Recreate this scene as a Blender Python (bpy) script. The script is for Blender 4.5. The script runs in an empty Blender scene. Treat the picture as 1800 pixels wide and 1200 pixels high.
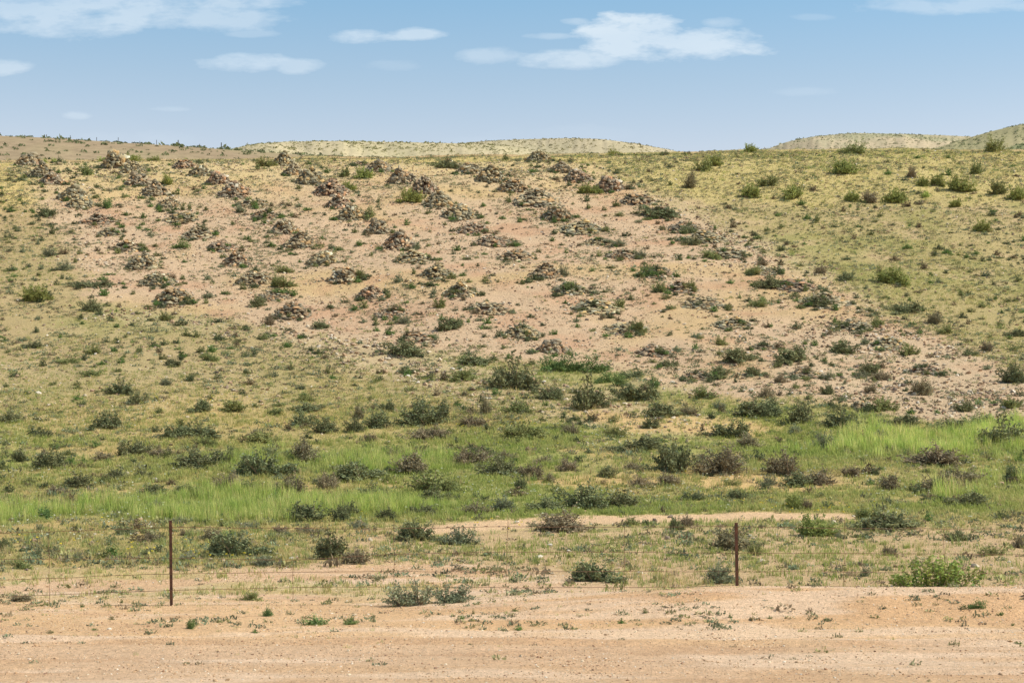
import bpy, math, random
import numpy as np

# ------------------------------------------------------------------ camera, world, sun, exposure
SC = bpy.context.scene
F = 3200.0            # focal length in photo pixels (photo is 1800 wide)
YH = 762.0            # photo row of the level line of sight
HC = 3.0              # eye height in metres
cam_d = bpy.data.cameras.new("camera")
cam = bpy.data.objects.new("camera", cam_d)
SC.collection.objects.link(cam)
cam.location = (0, 0, HC)
cam.rotation_euler = (math.radians(90), 0, 0)
cam_d.sensor_width = 36.0
cam_d.lens = 36.0 * F / 1800.0
cam_d.shift_y = (YH - 600.0) / 1800.0
cam_d.clip_start = 0.5
cam_d.clip_end = 6000
SC.camera = cam

SUN_EL = math.radians(50)
SUN_AZ = math.radians(95)       # clockwise from +Y: the sun stands off to the right
sun_dir = (math.sin(SUN_AZ) * math.cos(SUN_EL), math.cos(SUN_AZ) * math.cos(SUN_EL), math.sin(SUN_EL))
sl = bpy.data.lights.new("sun", 'SUN')
sl.energy = 4.5
sl.angle = math.radians(0.9)
sl.color = (1.0, 0.95, 0.87)
so = bpy.data.objects.new("sun", sl)
SC.collection.objects.link(so)
from mathutils import Vector
so.rotation_euler = Vector(sun_dir).to_track_quat('Z', 'Y').to_euler()

SC.view_settings.view_transform = 'Standard'
SC.view_settings.look = 'None'
SC.view_settings.exposure = 0.42
SC.view_settings.gamma = 1.0
SC.cycles.max_bounces = 5
SC.cycles.transparent_max_bounces = 4


def lin(c):
    return tuple((v / 255 / 12.92) if v / 255 <= 0.04045 else (((v / 255) + 0.055) / 1.055) ** 2.4 for v in c)


world = bpy.data.worlds.new("World")
SC.world = world
world.use_nodes = True
wt = world.node_tree
wt.nodes.clear()


class NT:
    """small helper for node trees"""
    def __init__(s, t):
        s.t = t
    def n(s, typ, **kw):
        nd = s.t.nodes.new(typ)
        for k, v in kw.items():
            setattr(nd, k, v)
        return nd
    def m(s, op, a, b=None, c=None, clamp=False):
        nd = s.t.nodes.new('ShaderNodeMath')
        nd.operation = op
        nd.use_clamp = clamp
        for i, v in enumerate((a, b, c)):
            if v is None:
                continue
            if isinstance(v, (int, float)):
                nd.inputs[i].default_value = v
            else:
                s.t.links.new(v, nd.inputs[i])
        return nd.outputs[0]
    def link(s, a, b):
        s.t.links.new(a, b)
    def mix(s, fac, a, b, bt='MIX'):
        nd = s.t.nodes.new('ShaderNodeMix')
        nd.data_type = 'RGBA'
        nd.blend_type = bt
        for idx, v in ((0, fac), (6, a), (7, b)):
            if isinstance(v, (int, float)):
                nd.inputs[idx].default_value = v
            elif isinstance(v, tuple):
                nd.inputs[idx].default_value = (*v[:3], 1)
            else:
                s.t.links.new(v, nd.inputs[idx])
        return nd.outputs[2]


def build_world():
    w = NT(wt)
    sky = w.n('ShaderNodeTexSky', sky_type='NISHITA')
    sky.sun_disc = False
    sky.sun_elevation = SUN_EL
    sky.sun_rotation = SUN_AZ
    sky.altitude = 500
    sky.air_density = 1.0
    sky.dust_density = 0.6
    sky.ozone_density = 1.5
    tc = w.n('ShaderNodeTexCoord')
    sx = w.n('ShaderNodeSeparateXYZ')
    w.link(tc.outputs['Generated'], sx.inputs[0])
    X, Y, Z = sx.outputs
    Yc = w.m('MAXIMUM', Y, 0.05)
    U = w.m('DIVIDE', X, Yc)
    V = w.m('DIVIDE', Z, Yc)
    comb = w.n('ShaderNodeCombineXYZ')
    w.link(w.m('MULTIPLY', U, 30.0), comb.inputs[0])
    w.link(w.m('MULTIPLY', V, 85.0), comb.inputs[1])
    comb.inputs[2].default_value = 3.1
    nz = w.n('ShaderNodeTexNoise')
    nz.inputs['Scale'].default_value = 1.0
    nz.inputs['Detail'].default_value = 7
    nz.inputs['Roughness'].default_value = 0.62
    w.link(comb.outputs[0], nz.inputs['Vector'])
    nb = w.m('MULTIPLY', w.m('SUBTRACT', nz.outputs[0], 0.5), 3.8)
    comb2 = w.n('ShaderNodeCombineXYZ')
    w.link(w.m('MULTIPLY', U, 9.0), comb2.inputs[0])
    w.link(w.m('MULTIPLY', V, 34.0), comb2.inputs[1])
    nz2 = w.n('ShaderNodeTexNoise')
    nz2.inputs['Detail'].default_value = 5
    nz2.inputs['Scale'].default_value = 1.0
    w.link(comb2.outputs[0], nz2.inputs['Vector'])
    # (px, py, half width, half height, density)
    lobes = [(120, 18, 330, 44, .75), (330, 30, 200, 26, .6), (430, 5, 90, 16, .6),
             (430, 112, 72, 17, .8), (520, 118, 42, 13, .6),
             (632, 65, 60, 12, .75), (728, 61, 52, 11, .75), (684, 65, 70, 7, .7),
             (1120, 66, 104, 38, 1.3), (1225, 76, 130, 27, 1.1), (1000, 104, 100, 18, .8), (868, 99, 62, 14, .5),
             (1010, 38, 26, 7, .4), (965, 64, 42, 6, .4), (1265, 40, 34, 10, .5),
             (1690, 8, 190, 18, .5), (12, 119, 48, 14, .6), (445, 60, 50, 6, .35),
             (130, 203, 26, 7, .4), (298, 192, 32, 5, .35), (1420, 162, 60, 8, .25), (1430, 31, 36, 6, .25),
             (230, 245, 110, 14, .2), (840, 252, 90, 10, .15), (700, 115, 60, 10, .15), (1000, 235, 120, 16, .12)]
    acc = None
    for (px, py, a, b, k) in lobes:
        u0, v0 = (px - 900) / F, (YH - py) / F
        du = w.m('MULTIPLY', w.m('SUBTRACT', U, u0), F / a / 1.1)
        dv = w.m('MULTIPLY', w.m('SUBTRACT', V, v0), F / b / 1.1)
        r2 = w.m('ADD', w.m('MULTIPLY', du, du), w.m('MULTIPLY', dv, dv))
        g = w.m('SUBTRACT', 1.0, r2)
        g = w.m('ADD', g, nb)
        g = w.m('MULTIPLY', w.m('MULTIPLY', g, 1.05, clamp=True), k)
        acc = g if acc is None else w.m('MAXIMUM', acc, g)
    front = w.m('GREATER_THAN', Y, 0.3)
    acc = w.m('MULTIPLY', acc, front)
    # clouds elsewhere in the sky
    ms = w.n('ShaderNodeTexNoise')
    ms.inputs['Scale'].default_value = 3.0
    ms.inputs['Detail'].default_value = 6
    w.link(tc.outputs['Generated'], ms.inputs['Vector'])
    high = w.m('MULTIPLY', w.m('SUBTRACT', Z, 0.27), 12.0, clamp=True)
    wisp = w.m('MULTIPLY', w.m('MULTIPLY', w.m('SUBTRACT', ms.outputs[0], 0.55), 5.0, clamp=True), high)
    acc = w.m('MAXIMUM', acc, w.m('MULTIPLY', wisp, 0.7))
    fac = w.m('MULTIPLY', w.m('SMOOTH_MIN', acc, 1.0, 0.2), 0.8, clamp=True)
    # clear sky graded by height above the horizon
    rmp = w.n('ShaderNodeValToRGB')
    e = rmp.color_ramp.elements
    e[0].position = 0.0; e[0].color = (*SKY0, 1)
    e[1].position = 1.0; e[1].color = (*SKY2, 1)
    m = e.new(0.55); m.color = (*SKY1, 1)
    w.link(w.m('MULTIPLY', w.m('SUBTRACT', Z, 0.13), 1 / 0.11, clamp=True), rmp.inputs[0])
    graded = w.mix(1.0, sky.outputs[0], rmp.outputs[0], 'MULTIPLY')
    cl = w.mix(nz2.outputs[0], tuple(v * CLB for v in lin((176, 200, 222))), tuple(v * CLB for v in lin((232, 238, 240))))
    cl = w.mix(fac, graded, cl)
    bg = w.n('ShaderNodeBackground')
    bg.inputs['Strength'].default_value = 0.11
    out = w.n('ShaderNodeOutputWorld')
    w.link(cl, bg.inputs[0])
    w.link(bg.outputs[0], out.inputs[0])


SKY0 = (1.55, 1.13, .95)
SKY1 = (1.21, 1.105, .975)
SKY2 = (.93, 1.10, 1.04)
CLB = 8.0
build_world()

# ------------------------------------------------------------------ helpers
rng = np.random.default_rng(7)
random.seed(7)


def _hash(ix, iy, seed):
    h = (ix.astype(np.int64) * 374761393 + iy.astype(np.int64) * 668265263 + seed * 974634777) & 0xffffffff
    h = ((h ^ (h >> 13)) * 1274126177) & 0xffffffff
    h = h ^ (h >> 16)
    return (h & 0xffff) / 65535.0


def vnoise(x, y, seed=0):
    x = np.asarray(x, float); y = np.asarray(y, float)
    ix = np.floor(x); iy = np.floor(y)
    fx = x - ix; fy = y - iy
    fx = fx * fx * (3 - 2 * fx); fy = fy * fy * (3 - 2 * fy)
    a = _hash(ix, iy, seed); b = _hash(ix + 1, iy, seed)
    c = _hash(ix, iy + 1, seed); d = _hash(ix + 1, iy + 1, seed)
    return (a * (1 - fx) + b * fx) * (1 - fy) + (c * (1 - fx) + d * fx) * fy


def fbm(x, y, sc, seed=0, octv=4, rough=0.55):
    s = 0; amp = 1; tot = 0
    for o in range(octv):
        s = s + amp * vnoise(x / sc * 2 ** o + 17.3 * o, y / sc * 2 ** o - 9.1 * o, seed + o * 7)
        tot += amp
        amp *= rough
    return s / tot


def smooth(a, b, x):
    t = np.clip((x - a) / float(b - a), 0, 1)
    return t * t * (3 - 2 * t)


def np_mesh(name, V, faces, col=None, smoothed=False):
    """faces: int array (n,3) or (n,4)"""
    me = bpy.data.meshes.new(name)
    V = np.ascontiguousarray(V, dtype=np.float32)
    n, k = faces.shape
    me.vertices.add(len(V)); me.vertices.foreach_set('co', V.ravel())
    me.loops.add(n * k); me.loops.foreach_set('vertex_index', np.ascontiguousarray(faces, dtype=np.int32).ravel())
    me.polygons.add(n)
    me.polygons.foreach_set('loop_start', np.arange(0, n * k, k, dtype=np.int32))
    me.polygons.foreach_set('loop_total', np.full(n, k, dtype=np.int32))
    me.update(calc_edges=True)
    me.polygons.foreach_set('use_smooth', np.full(n, smoothed, dtype=bool))
    if col is not None:
        at = me.attributes.new('tint', 'FLOAT_COLOR', 'POINT')
        c4 = np.ones((len(V), 4), dtype=np.float32)
        c4[:, :3] = col
        at.data.foreach_set('color', c4.ravel())
    return me


def link_obj(name, me, mat=None, parent=None, **props):
    o = bpy.data.objects.new(name, me)
    SC.collection.objects.link(o)
    if mat is not None and me is not None and not me.materials:
        me.materials.append(mat)
    if parent is not None:
        o.parent = parent
    for k, v in props.items():
        o[k] = v
    return o


# ------------------------------------------------------------------ terrain height field over (s = X/Y, d = Y)
S = np.linspace(-0.37, 0.37, 800)
D = np.concatenate([np.linspace(5, 20, 24, endpoint=False), np.linspace(20, 60, 330, endpoint=False),
                    np.linspace(60, 165, 420, endpoint=False), np.linspace(165, 400, 60, endpoint=False),
                    np.linspace(400, 2600, 30)])
PD = [22, 28, 31.4, 38, 46, 53, 60, 67, 72, 84, 97, 112, 126, 136, 148]
PP = [1198, 1104, 1067, 988, 920, 862, 802, 742, 700, 600, 500, 400, 320, 288, 270]


def base_z(d):
    py = np.interp(d, PD, PP)
    # smooth the piecewise profile a little
    acc = 0
    for k in (-4, -2, 0, 2, 4):
        dd = np.clip(d + k * np.clip((d - 30) / 30, 0, 1), 0, 148)
        acc = acc + (HC - (np.interp(dd, PD, PP) - YH) * dd / F)
    z = acc / 5
    z = np.where(d < 22, 0.0, z)
    far = np.interp(d, [148, 156, 170, 220, 300, 500, 2600], [25.75, 26.35, 26.6, 25.6, 22, 20, 20])
    zz = np.where(d > 148, far, z)
    return zz


sg, dg = np.meshgrid(S, D, indexing='ij')
XG = sg * dg
YG = dg
ZG = base_z(dg)
ridge_off = np.interp(sg * F + 900, [-300, 0, 400, 900, 1300, 1800, 2200], [14, 12, 7, 1, -6, -8, -10])
ZG = ZG - ridge_off * dg / F * smooth(95, 140, dg)
amp = smooth(32, 70, dg)
ZG = ZG + (fbm(XG, YG, 14, 3, 3) - 0.5) * 0.9 * amp * (1 - 0.6 * smooth(120, 145, dg))
ZG = ZG + (fbm(XG, YG, 3.2, 11, 4) - 0.5) * (0.07 + 0.16 * amp)
ZG = ZG + (fbm(XG, YG, 0.6, 21, 3) - 0.5) * (0.025 + 0.05 * amp)
# the bank of sand under the fence, higher to the right
bank_h = 0.34 * smooth(-2.6, 4.2, XG + (fbm(XG, YG, 2.5, 31, 2) - .5) * 1.2)
bd = dg + (fbm(XG, YG, 2.0, 41, 3) - .5) * 0.7
prof = np.where(bd < 31.1, smooth(28.2, 31.1, bd), 1 - smooth(31.3, 34.0, bd))
ZG = ZG + bank_h * prof
# track edge line in front of the bank
for rd_, rw_, ra_ in ((23.2, .16, .03), (24.7, .16, .03), (26.4, .2, .035), (27.3, .14, .02)):
    yy_ = dg + .035 * XG + (fbm(XG, XG * 0 + rd_, 3.0, 47, 2) - .5) * .35
    ZG = ZG - ra_ * (np.exp(-((yy_ - rd_) / rw_) ** 2) - .5 * np.exp(-((yy_ - rd_ - .3) / (rw_ * .8)) ** 2))
ZG = ZG - 0.035 * np.exp(-((bd - 28.1) / 0.22) ** 2) * smooth(-8, -2, XG) - 0.05 * np.exp(-((dg - 25.2 + XG * .05) / 0.5) ** 2)


def project(X, Y, Z):
    return 900 + F * X / Y, YH - F * (Z - HC) / Y


PYG = YH - F * (ZG - HC) / dg
PYMIN = np.minimum.accumulate(PYG, axis=1)


def P(px, py, dmin=0):
    """photo pixel -> point on the ground"""
    s = (px - 900) / F
    fi = np.clip((s - S[0]) / (S[1] - S[0]), 0, len(S) - 1.001)
    i = int(fi)
    col = PYMIN[i] * (1 - (fi - i)) + PYMIN[i + 1] * (fi - i)
    j = np.argmax(col <= py)
    if col[j] > py:
        j = int(np.argmax(D >= 147.0))
    elif j > 0 and col[j - 1] > py:
        t = (col[j - 1] - py) / (col[j - 1] - col[j] + 1e-9)
        d = D[j - 1] + t * (D[j] - D[j - 1])
        return np.array([s * d, d, float(zat(np.array([s * d]), np.array([d]))[0])])
    d = D[j]
    return np.array([s * d, d, float(zat(np.array([s * d]), np.array([d]))[0])])


def gsample(G, X, Y):
    s = X / Y
    fi = np.clip((s - S[0]) / (S[1] - S[0]), 0, len(S) - 1.001)
    fj = np.clip(np.interp(Y, D, np.arange(len(D))), 0, len(D) - 1.001)
    i = fi.astype(int); j = fj.astype(int)
    a = fi - i; b = fj - j
    return (G[i, j] * (1 - a) * (1 - b) + G[i + 1, j] * a * (1 - b) + G[i, j + 1] * (1 - a) * b + G[i + 1, j + 1] * a * b)


def zat(X, Y):
    return gsample(ZG, X, Y)


# ------------------------------------------------------------------ ground cover zones as outlines on the ground (world XY)
def pip(X, Y, poly):
    inside = np.zeros(X.shape, bool)
    n = len(poly)
    for k in range(n):
        x1, y1 = poly[k]; x2, y2 = poly[(k + 1) % n]
        if y1 == y2:
            continue
        c = ((y1 > Y) != (y2 > Y)) & (X < (x2 - x1) * (Y - y1) / (y2 - y1) + x1)
        inside ^= c
    return inside


def zone(pts, edge=1.0, seed=50, jit=0.35):
    poly = [tuple(P(*p)[:2]) for p in pts]
    ys = [p[1] for p in poly]
    js = (D > min(ys) - 4) & (D < max(ys) + 4)
    X = XG[:, js]; Y = YG[:, js]
    nx = (fbm(X, Y, 2.2, seed, 3) - .5) * 2.4 * edge
    ny = (fbm(X, Y, 2.2, seed + 5, 3) - .5) * 2.4 * edge
    acc = np.zeros(X.shape)
    offs = [(0, 0), (jit, jit), (-jit, jit), (jit, -jit), (-jit, -jit)]
    for a, b in offs:
        acc += pip(X + nx + a, Y + ny + b, poly)
    out = np.zeros(XG.shape)
    out[:, js] = acc / len(offs)
    return out


plot = zone([(20, 290), (200, 281), (600, 283), (1040, 287), (1120, 330), (1200, 368), (1300, 415), (1400, 468), (1520, 530), (1640, 590),
             (1800, 655), (1950, 705), (1950, 750), (1800, 742), (1600, 733), (1480, 705), (1300, 700), (1150, 680), (1000, 642),
             (830, 630), (600, 597), (440, 568), (300, 543), (170, 528), (150, 470), (110, 400), (70, 340)], 1.0, 50, .5)
upper_right = zone([(1040, 270), (1200, 255), (2050, 250), (2050, 360), (1600, 352), (1350, 362), (1200, 345), (1110, 320), (1050, 292)], 2.0, 60, 1.0)
upper_mid = zone([(-200, 270), (1080, 262), (1080, 284), (700, 290), (400, 287), (-200, 292)], .8, 66, .5)
upper_left = zone([(-200, 285), (30, 290), (90, 350), (60, 370), (-200, 375)], 1.5, 70, 1.0)
lush = np.zeros(XG.shape)
for i_, pts_ in enumerate([
        [(-200, 884), (0, 884), (200, 874), (420, 852), (600, 868), (830, 884), (830, 903), (500, 911), (200, 914), (-200, 918)],
        [(1330, 800), (1440, 775), (1500, 757), (1800, 745), (2050, 745), (2050, 796), (1800, 797), (1600, 803), (1400, 806)],
        [(320, 822), (420, 800), (560, 786), (720, 782), (850, 798), (840, 826), (700, 834), (500, 836)],
        [(950, 655), (1000, 646), (1100, 655), (1200, 690), (1270, 712), (1200, 706), (1060, 688), (950, 672)],
        [(1610, 850), (1760, 815), (2050, 800), (2050, 870), (1780, 886), (1740, 862)],
        [(720, 752), (800, 745), (850, 760), (780, 775)], [(830, 770), (980, 758), (1060, 785), (900, 792)],
        [(1540, 880), (1660, 862), (1730, 868), (1720, 882), (1600, 890)],
        [(800, 905), (1150, 885), (1250, 900), (1000, 908)],
        [(700, 620), (860, 635), (850, 648), (720, 632)], [(1250, 712), (1480, 712), (1500, 735), (1330, 730)]]):
    lush = np.maximum(lush, zone(pts_, 2.0, 80 + i_, .8) * (.9, 1.08, .72, .5, .55, .5, .45, .8, .4, .45, .45)[i_])
track = zone([(690, 936), (760, 922), (850, 914), (1000, 906), (1250, 902), (1500, 902), (1510, 913), (1300, 917), (1000, 924), (850, 933), (740, 942)], .25, 95, .15)
front = zone([(-300, 1003), (0, 1000), (200, 998), (400, 994), (600, 987), (760, 983), (900, 1000), (1200, 1035), (1500, 1030), (2100, 1025), (2100, 1199), (-300, 1199)], .5, 99, .4)
front = np.where(D[None, :] < 28, 1.0, front)
semi = zone([(640, 925), (1500, 915), (2000, 930), (2100, 1040), (1200, 1050), (780, 1010), (600, 975)], 1.2, 104, .7)
bare_mid = np.zeros(XG.shape)
for i_, pts_ in enumerate([[(-10, 745), (200, 705), (420, 690), (500, 735), (300, 770), (0, 780)], [(150, 862), (700, 845), (730, 852), (300, 868)],
                           [(890, 845), (1120, 835), (1200, 850), (1000, 862)], [(1180, 830), (1480, 838), (1500, 862), (1250, 864)],
                           [(1030, 720), (1330, 735), (1330, 770), (1100, 760)], [(1000, 1000), (1, 1)] * 0 + [(1240, 735), (1350, 735), (1380, 755), (1260, 765)]]):
    bare_mid = np.maximum(bare_mid, zone(pts_, .7, 110 + i_, .3) * (.25 if i_ == 0 else 1))
stony = np.zeros(XG.shape)
for i_, (pts_, w_) in enumerate([
        ([(440, 560), (700, 600), (860, 650), (1060, 690), (1300, 740), (1250, 775), (1000, 735), (800, 720), (650, 650), (480, 610)], .9),
        ([(1120, 335), (1210, 360), (1320, 410), (1430, 470), (1560, 540), (1520, 545), (1400, 485), (1280, 420), (1180, 380)], .8),
        ([(1450, 560), (1620, 580), (1850, 640), (2000, 680), (2000, 745), (1600, 735), (1450, 690), (1350, 640)], .7),
        ([(160, 530), (440, 568), (450, 590), (160, 560)], .6),
        ([(-100, 640), (400, 640), (520, 700), (300, 730), (-100, 745)], .35),
        ([(70, 340), (110, 345), (210, 500), (170, 530), (120, 440)], .6)]):
    stony = np.maximum(stony, zone(pts_, 1.2, 120 + i_, .7) * w_)

A_d = YG
rest = np.clip(1 - plot - front, 0, 1)
lower = (1 - smooth(66, 82, A_d)) * rest
damp = smooth(44, 50, A_d) * (1 - smooth(62, 74, A_d)) * rest * (1 - track) * smooth(.36, .56, fbm(XG * .16, YG, 1.7, 291, 4))
nbig = fbm(XG, YG, 9, 130, 4)
nmid = fbm(XG, YG, 2.4, 135, 4)
nsm = fbm(XG, YG, 0.7, 139, 3)


def C(*c):
    return np.array(lin(c))[None, None, :]


def mixc(a, b, t):
    return a + (b - a) * np.clip(t, 0, 1)[..., None]


sideR = smooth(0, 18, XG)
col = np.zeros((*XG.shape, 3)) + C(182, 160, 118)
col = mixc(col, C(176, 164, 112), sideR * .7)
col = mixc(col, C(150, 150, 88), smooth(.45, .68, nbig) * .6)
col = mixc(col, C(200, 174, 138), smooth(.55, .75, nmid) * .5)
col = mixc(col, C(186, 168, 112), lower * .75)
col = mixc(col, C(196, 166, 104), lower * smooth(.5, .66, nmid) * .45)
col = mixc(col, C(150, 162, 86), lower * smooth(.5, .3, nbig) * .7)
col = mixc(col, C(204, 184, 120), np.maximum(upper_mid, upper_left) * .8)
col = mixc(col, C(198, 182, 122), upper_right * .85)
col = mixc(col, C(172, 164, 102), damp * (.2 + .5 * smooth(.4, .6, fbm(XG * .4, YG, 2.5, 143, 3))))
pl = C(199, 174, 142) + np.zeros_like(col)
pl = mixc(pl, C(198, 172, 122), smooth(.5, .7, nbig) * .7)
pl = mixc(pl, C(190, 150, 118), smooth(.5, .75, nmid) * .6)
pl = mixc(pl, C(208, 190, 130), smooth(115, 138, A_d) * .6)
col = mixc(col, pl, plot)
col = mixc(col, C(166, 158, 108), np.clip(rest - plot, 0, 1) * smooth(66, 74, A_d) * (1 - smooth(104, 120, A_d)) * (1 - sideR) * .35)
col = mixc(col, C(202, 182, 148), stony * .6)
col = mixc(col, C(212, 180, 126), bare_mid * .8)
col = mixc(col, C(206, 177, 138), semi * .85)
col = mixc(col, C(150, 160, 88), lush * .9)
fr = C(226, 190, 146) + np.zeros_like(col)
fr = mixc(fr, C(220, 180, 136), smooth(28, 29, bd) * smooth(31.6, 31.2, dg) * .8 * smooth(-4, 2, XG))
fr = mixc(fr, C(216, 186, 156), (1 - smooth(25.5, 27.6, dg)) * .6 + smooth(31.8, 33.5, dg) * .5)
fr = mixc(fr, C(212, 174, 128), smooth(.5, .7, nmid) * .35)
fr = mixc(fr, C(206, 168, 130), smooth(.54, .7, fbm(XG * .22, YG, .7, 153, 4)) * .55)
fr = mixc(fr, C(240, 214, 184), smooth(.55, .7, fbm(XG * .25, YG, .9, 151, 3)) * .6)
fr = mixc(fr, C(196, 182, 122), smooth(31.5, 34, dg) * smooth(.48, .62, fbm(XG * .5, YG, 2, 227, 3)) * .6)
col = mixc(col, fr, front)
col = mixc(col, C(222, 190, 150), track)
col = mixc(col, C(196, 188, 120), smooth(150, 165, A_d))
col = col * (0.92 + 0.16 * nsm[..., None])
COLG = col * np.array([.885, .835, .785])


def build_ground():
    ns, nd = XG.shape
    V = np.stack([XG, YG, ZG], -1).reshape(-1, 3)
    ii, jj = np.meshgrid(np.arange(ns - 1), np.arange(nd - 1), indexing='ij')
    a = (ii * nd + jj).ravel()
    faces = np.stack([a, a + nd, a + nd + 1, a + 1], 1)
    me = np_mesh('ground', V, faces, COLG.reshape(-1, 3), True)
    mat = bpy.data.materials.new('dry_soil')
    mat.use_nodes = True
    t = NT(mat.node_tree)
    bs = mat.node_tree.nodes['Principled BSDF']
    bs.inputs['Roughness'].default_value = 0.95
    bs.inputs['Specular IOR Level'].default_value = 0.1
    at = t.n('ShaderNodeAttribute', attribute_name='tint')
    geo = t.n('ShaderNodeNewGeometry')
    n1 = t.n('ShaderNodeTexNoise'); n1.inputs['Scale'].default_value = 9; n1.inputs['Detail'].default_value = 8; n1.inputs['Roughness'].default_value = .7
    n2 = t.n('ShaderNodeTexNoise'); n2.inputs['Scale'].default_value = 38; n2.inputs['Detail'].default_value = 4; n2.inputs['Roughness'].default_value = .7
    vo = t.n('ShaderNodeTexVoronoi'); vo.inputs['Scale'].default_value = 16
    for nn in (n1, n2, vo):
        t.link(geo.outputs['Position'], nn.inputs['Vector'])
    k1 = t.m('MULTIPLY_ADD', n1.outputs[0], 1.1, 0.45)
    k2 = t.m('MULTIPLY_ADD', n2.outputs[0], 1.0, 0.50)
    c = t.mix(1.0, at.outputs[0], k1, 'MULTIPLY')
    c = t.mix(1.0, c, k2, 'MULTIPLY')
    # pebbles and crumbs of soil lying in the surface
    peb = t.m('LESS_THAN', vo.outputs['Distance'], 0.28)
    pick = t.m('GREATER_THAN', t.m('MULTIPLY', vo.outputs['Color'], 1.0), 0.62)
    sep = t.n('ShaderNodeSeparateColor'); t.link(vo.outputs['Color'], sep.inputs[0])
    pk = t.m('MULTIPLY', peb, t.m('GREATER_THAN', sep.outputs[0], 0.6))
    pc = t.mix(sep.outputs[1], lin((150, 120, 90)), lin((214, 196, 170)))
    c = t.mix(t.m('MULTIPLY', pk, 0.55), c, pc)
    t.link(c, bs.inputs['Base Color'])
    bp = t.n('ShaderNodeBump'); bp.inputs['Strength'].default_value = 1.0; bp.inputs['Distance'].default_value = 0.07
    hh = t.m('ADD', t.m('MULTIPLY', n1.outputs[0], 1.0), t.m('MULTIPLY', n2.outputs[0], 0.5))
    t.link(hh, bp.inputs['Height'])
    t.link(bp.outputs[0], bs.inputs['Normal'])
    link_obj('ground', me, mat, kind='structure')
    return mat


soil = build_ground()


# ------------------------------------------------------------------ materials for plants and stones
def tint_mat(name, base=(1, 1, 1), rough=0.9, transl=0.0, var=0.0):
    mat = bpy.data.materials.new(name)
    mat.use_nodes = True
    t = NT(mat.node_tree)
    mat.node_tree.nodes.clear()
    at = t.n('ShaderNodeAttribute', attribute_name='tint')
    c = t.mix(1.0, at.outputs[0], tuple(base), 'MULTIPLY')
    if var:
        oi = t.n('ShaderNodeObjectInfo')
        hs = t.n('ShaderNodeHueSaturation')
        t.link(c, hs.inputs['Color'])
        t.link(t.m('MULTIPLY_ADD', oi.outputs['Random'], var, 1 - var / 2), hs.inputs['Value'])
        r2 = t.m('FRACT', t.m('MULTIPLY', oi.outputs['Random'], 7.31))
        t.link(t.m('MULTIPLY_ADD', r2, 0.03, 0.485), hs.inputs['Hue'])
        c = hs.outputs[0]
    bs = t.n('ShaderNodeBsdfPrincipled')
    bs.inputs['Roughness'].default_value = rough
    bs.inputs['Specular IOR Level'].default_value = 0.15
    t.link(c, bs.inputs['Base Color'])
    out = t.n('ShaderNodeOutputMaterial')
    if transl:
        tr = t.n('ShaderNodeBsdfTranslucent')
        t.link(c, tr.inputs['Color'])
        mx = t.n('ShaderNodeMixShader')
        mx.inputs[0].default_value = transl
        t.link(bs.outputs[0], mx.inputs[1]); t.link(tr.outputs[0], mx.inputs[2])
        t.link(mx.outputs[0], out.inputs[0])
    else:
        t.link(bs.outputs[0], out.inputs[0])
    return mat


M_leaf = {
    'd': tint_mat('dark_leaves', np.array(lin((124, 128, 90))), transl=.22, var=.35),
    'o': tint_mat('olive_leaves', np.array(lin((138, 144, 90))), transl=.25, var=.3),
    'g': tint_mat('bright_leaves', np.array(lin((150, 156, 90))), transl=.35, var=.25),
    'b': tint_mat('dry_leaves', np.array(lin((146, 136, 106))), transl=.25, var=.3),
    't': tint_mat('fresh_leaves', np.array(lin((116, 136, 82))), transl=.3, var=.3),
    'l': tint_mat('grey_leaves', np.array(lin((142, 146, 114))), transl=.3, var=.25)}
M_twig = tint_mat('dry_twigs', np.array(lin((150, 132, 110))), var=.2)
M_stuff = tint_mat('small_plants', (1, 1, 1), transl=.3)
M_grass = tint_mat('grass_blades', (1, 1, 1), transl=.45)
M_stone = tint_mat('field_stone', (1, 1, 1), rough=.9)
M_heap = tint_mat('heap_stone', (1, 1, 1), rough=.9, var=.2)


# ------------------------------------------------------------------ shape builders (triangles)
def leaves_at(c, size, aspect, r, up=0.0):
    """one small leaf triangle pair (diamond) per centre"""
    n = len(c)
    a = r.normal(size=(n, 3)); a[:, 2] += up
    a /= np.linalg.norm(a, axis=1, keepdims=True)
    b = np.cross(a, r.normal(size=(n, 3))); b /= np.linalg.norm(b, axis=1, keepdims=True) + 1e-9
    sz = size * r.uniform(.6, 1.3, (n, 1))
    p0 = c - a * sz; p1 = c + b * sz * aspect; p2 = c + a * sz; p3 = c - b * sz * aspect
    V = np.stack([p0, p1, p2, p3], 1).reshape(-1, 3)
    k = np.arange(n)[:, None] * 4
    Fc = np.concatenate([k + np.array([[0, 1, 2]]), k + np.array([[0, 2, 3]])])
    return V, Fc


def twig_strips(p0, p1, w, r):
    """thin three-sided twigs from p0 to p1"""
    n = len(p0)
    ax = p1 - p0
    u = np.cross(ax, r.normal(size=(n, 3))); u /= np.linalg.norm(u, axis=1, keepdims=True) + 1e-9
    v = np.cross(ax, u); v /= np.linalg.norm(v, axis=1, keepdims=True) + 1e-9
    w = np.broadcast_to(np.asarray(w), (n,))[:, None]
    ring = [p0 + u * w, p0 - u * w * .5 + v * w * .87, p0 - u * w * .5 - v * w * .87]
    V = np.stack(ring + [p1 + u * w * .35, p1 - u * w * .17 + v * w * .3, p1 - u * w * .17 - v * w * .3], 1).reshape(-1, 3)
    k = np.arange(n)[:, None] * 6
    t = []
    for a, b in ((0, 1), (1, 2), (2, 0)):
        t.append(k + np.array([[a, b, b + 3]])); t.append(k + np.array([[a, b + 3, a + 3]]))
    return V, np.concatenate(t)


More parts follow.
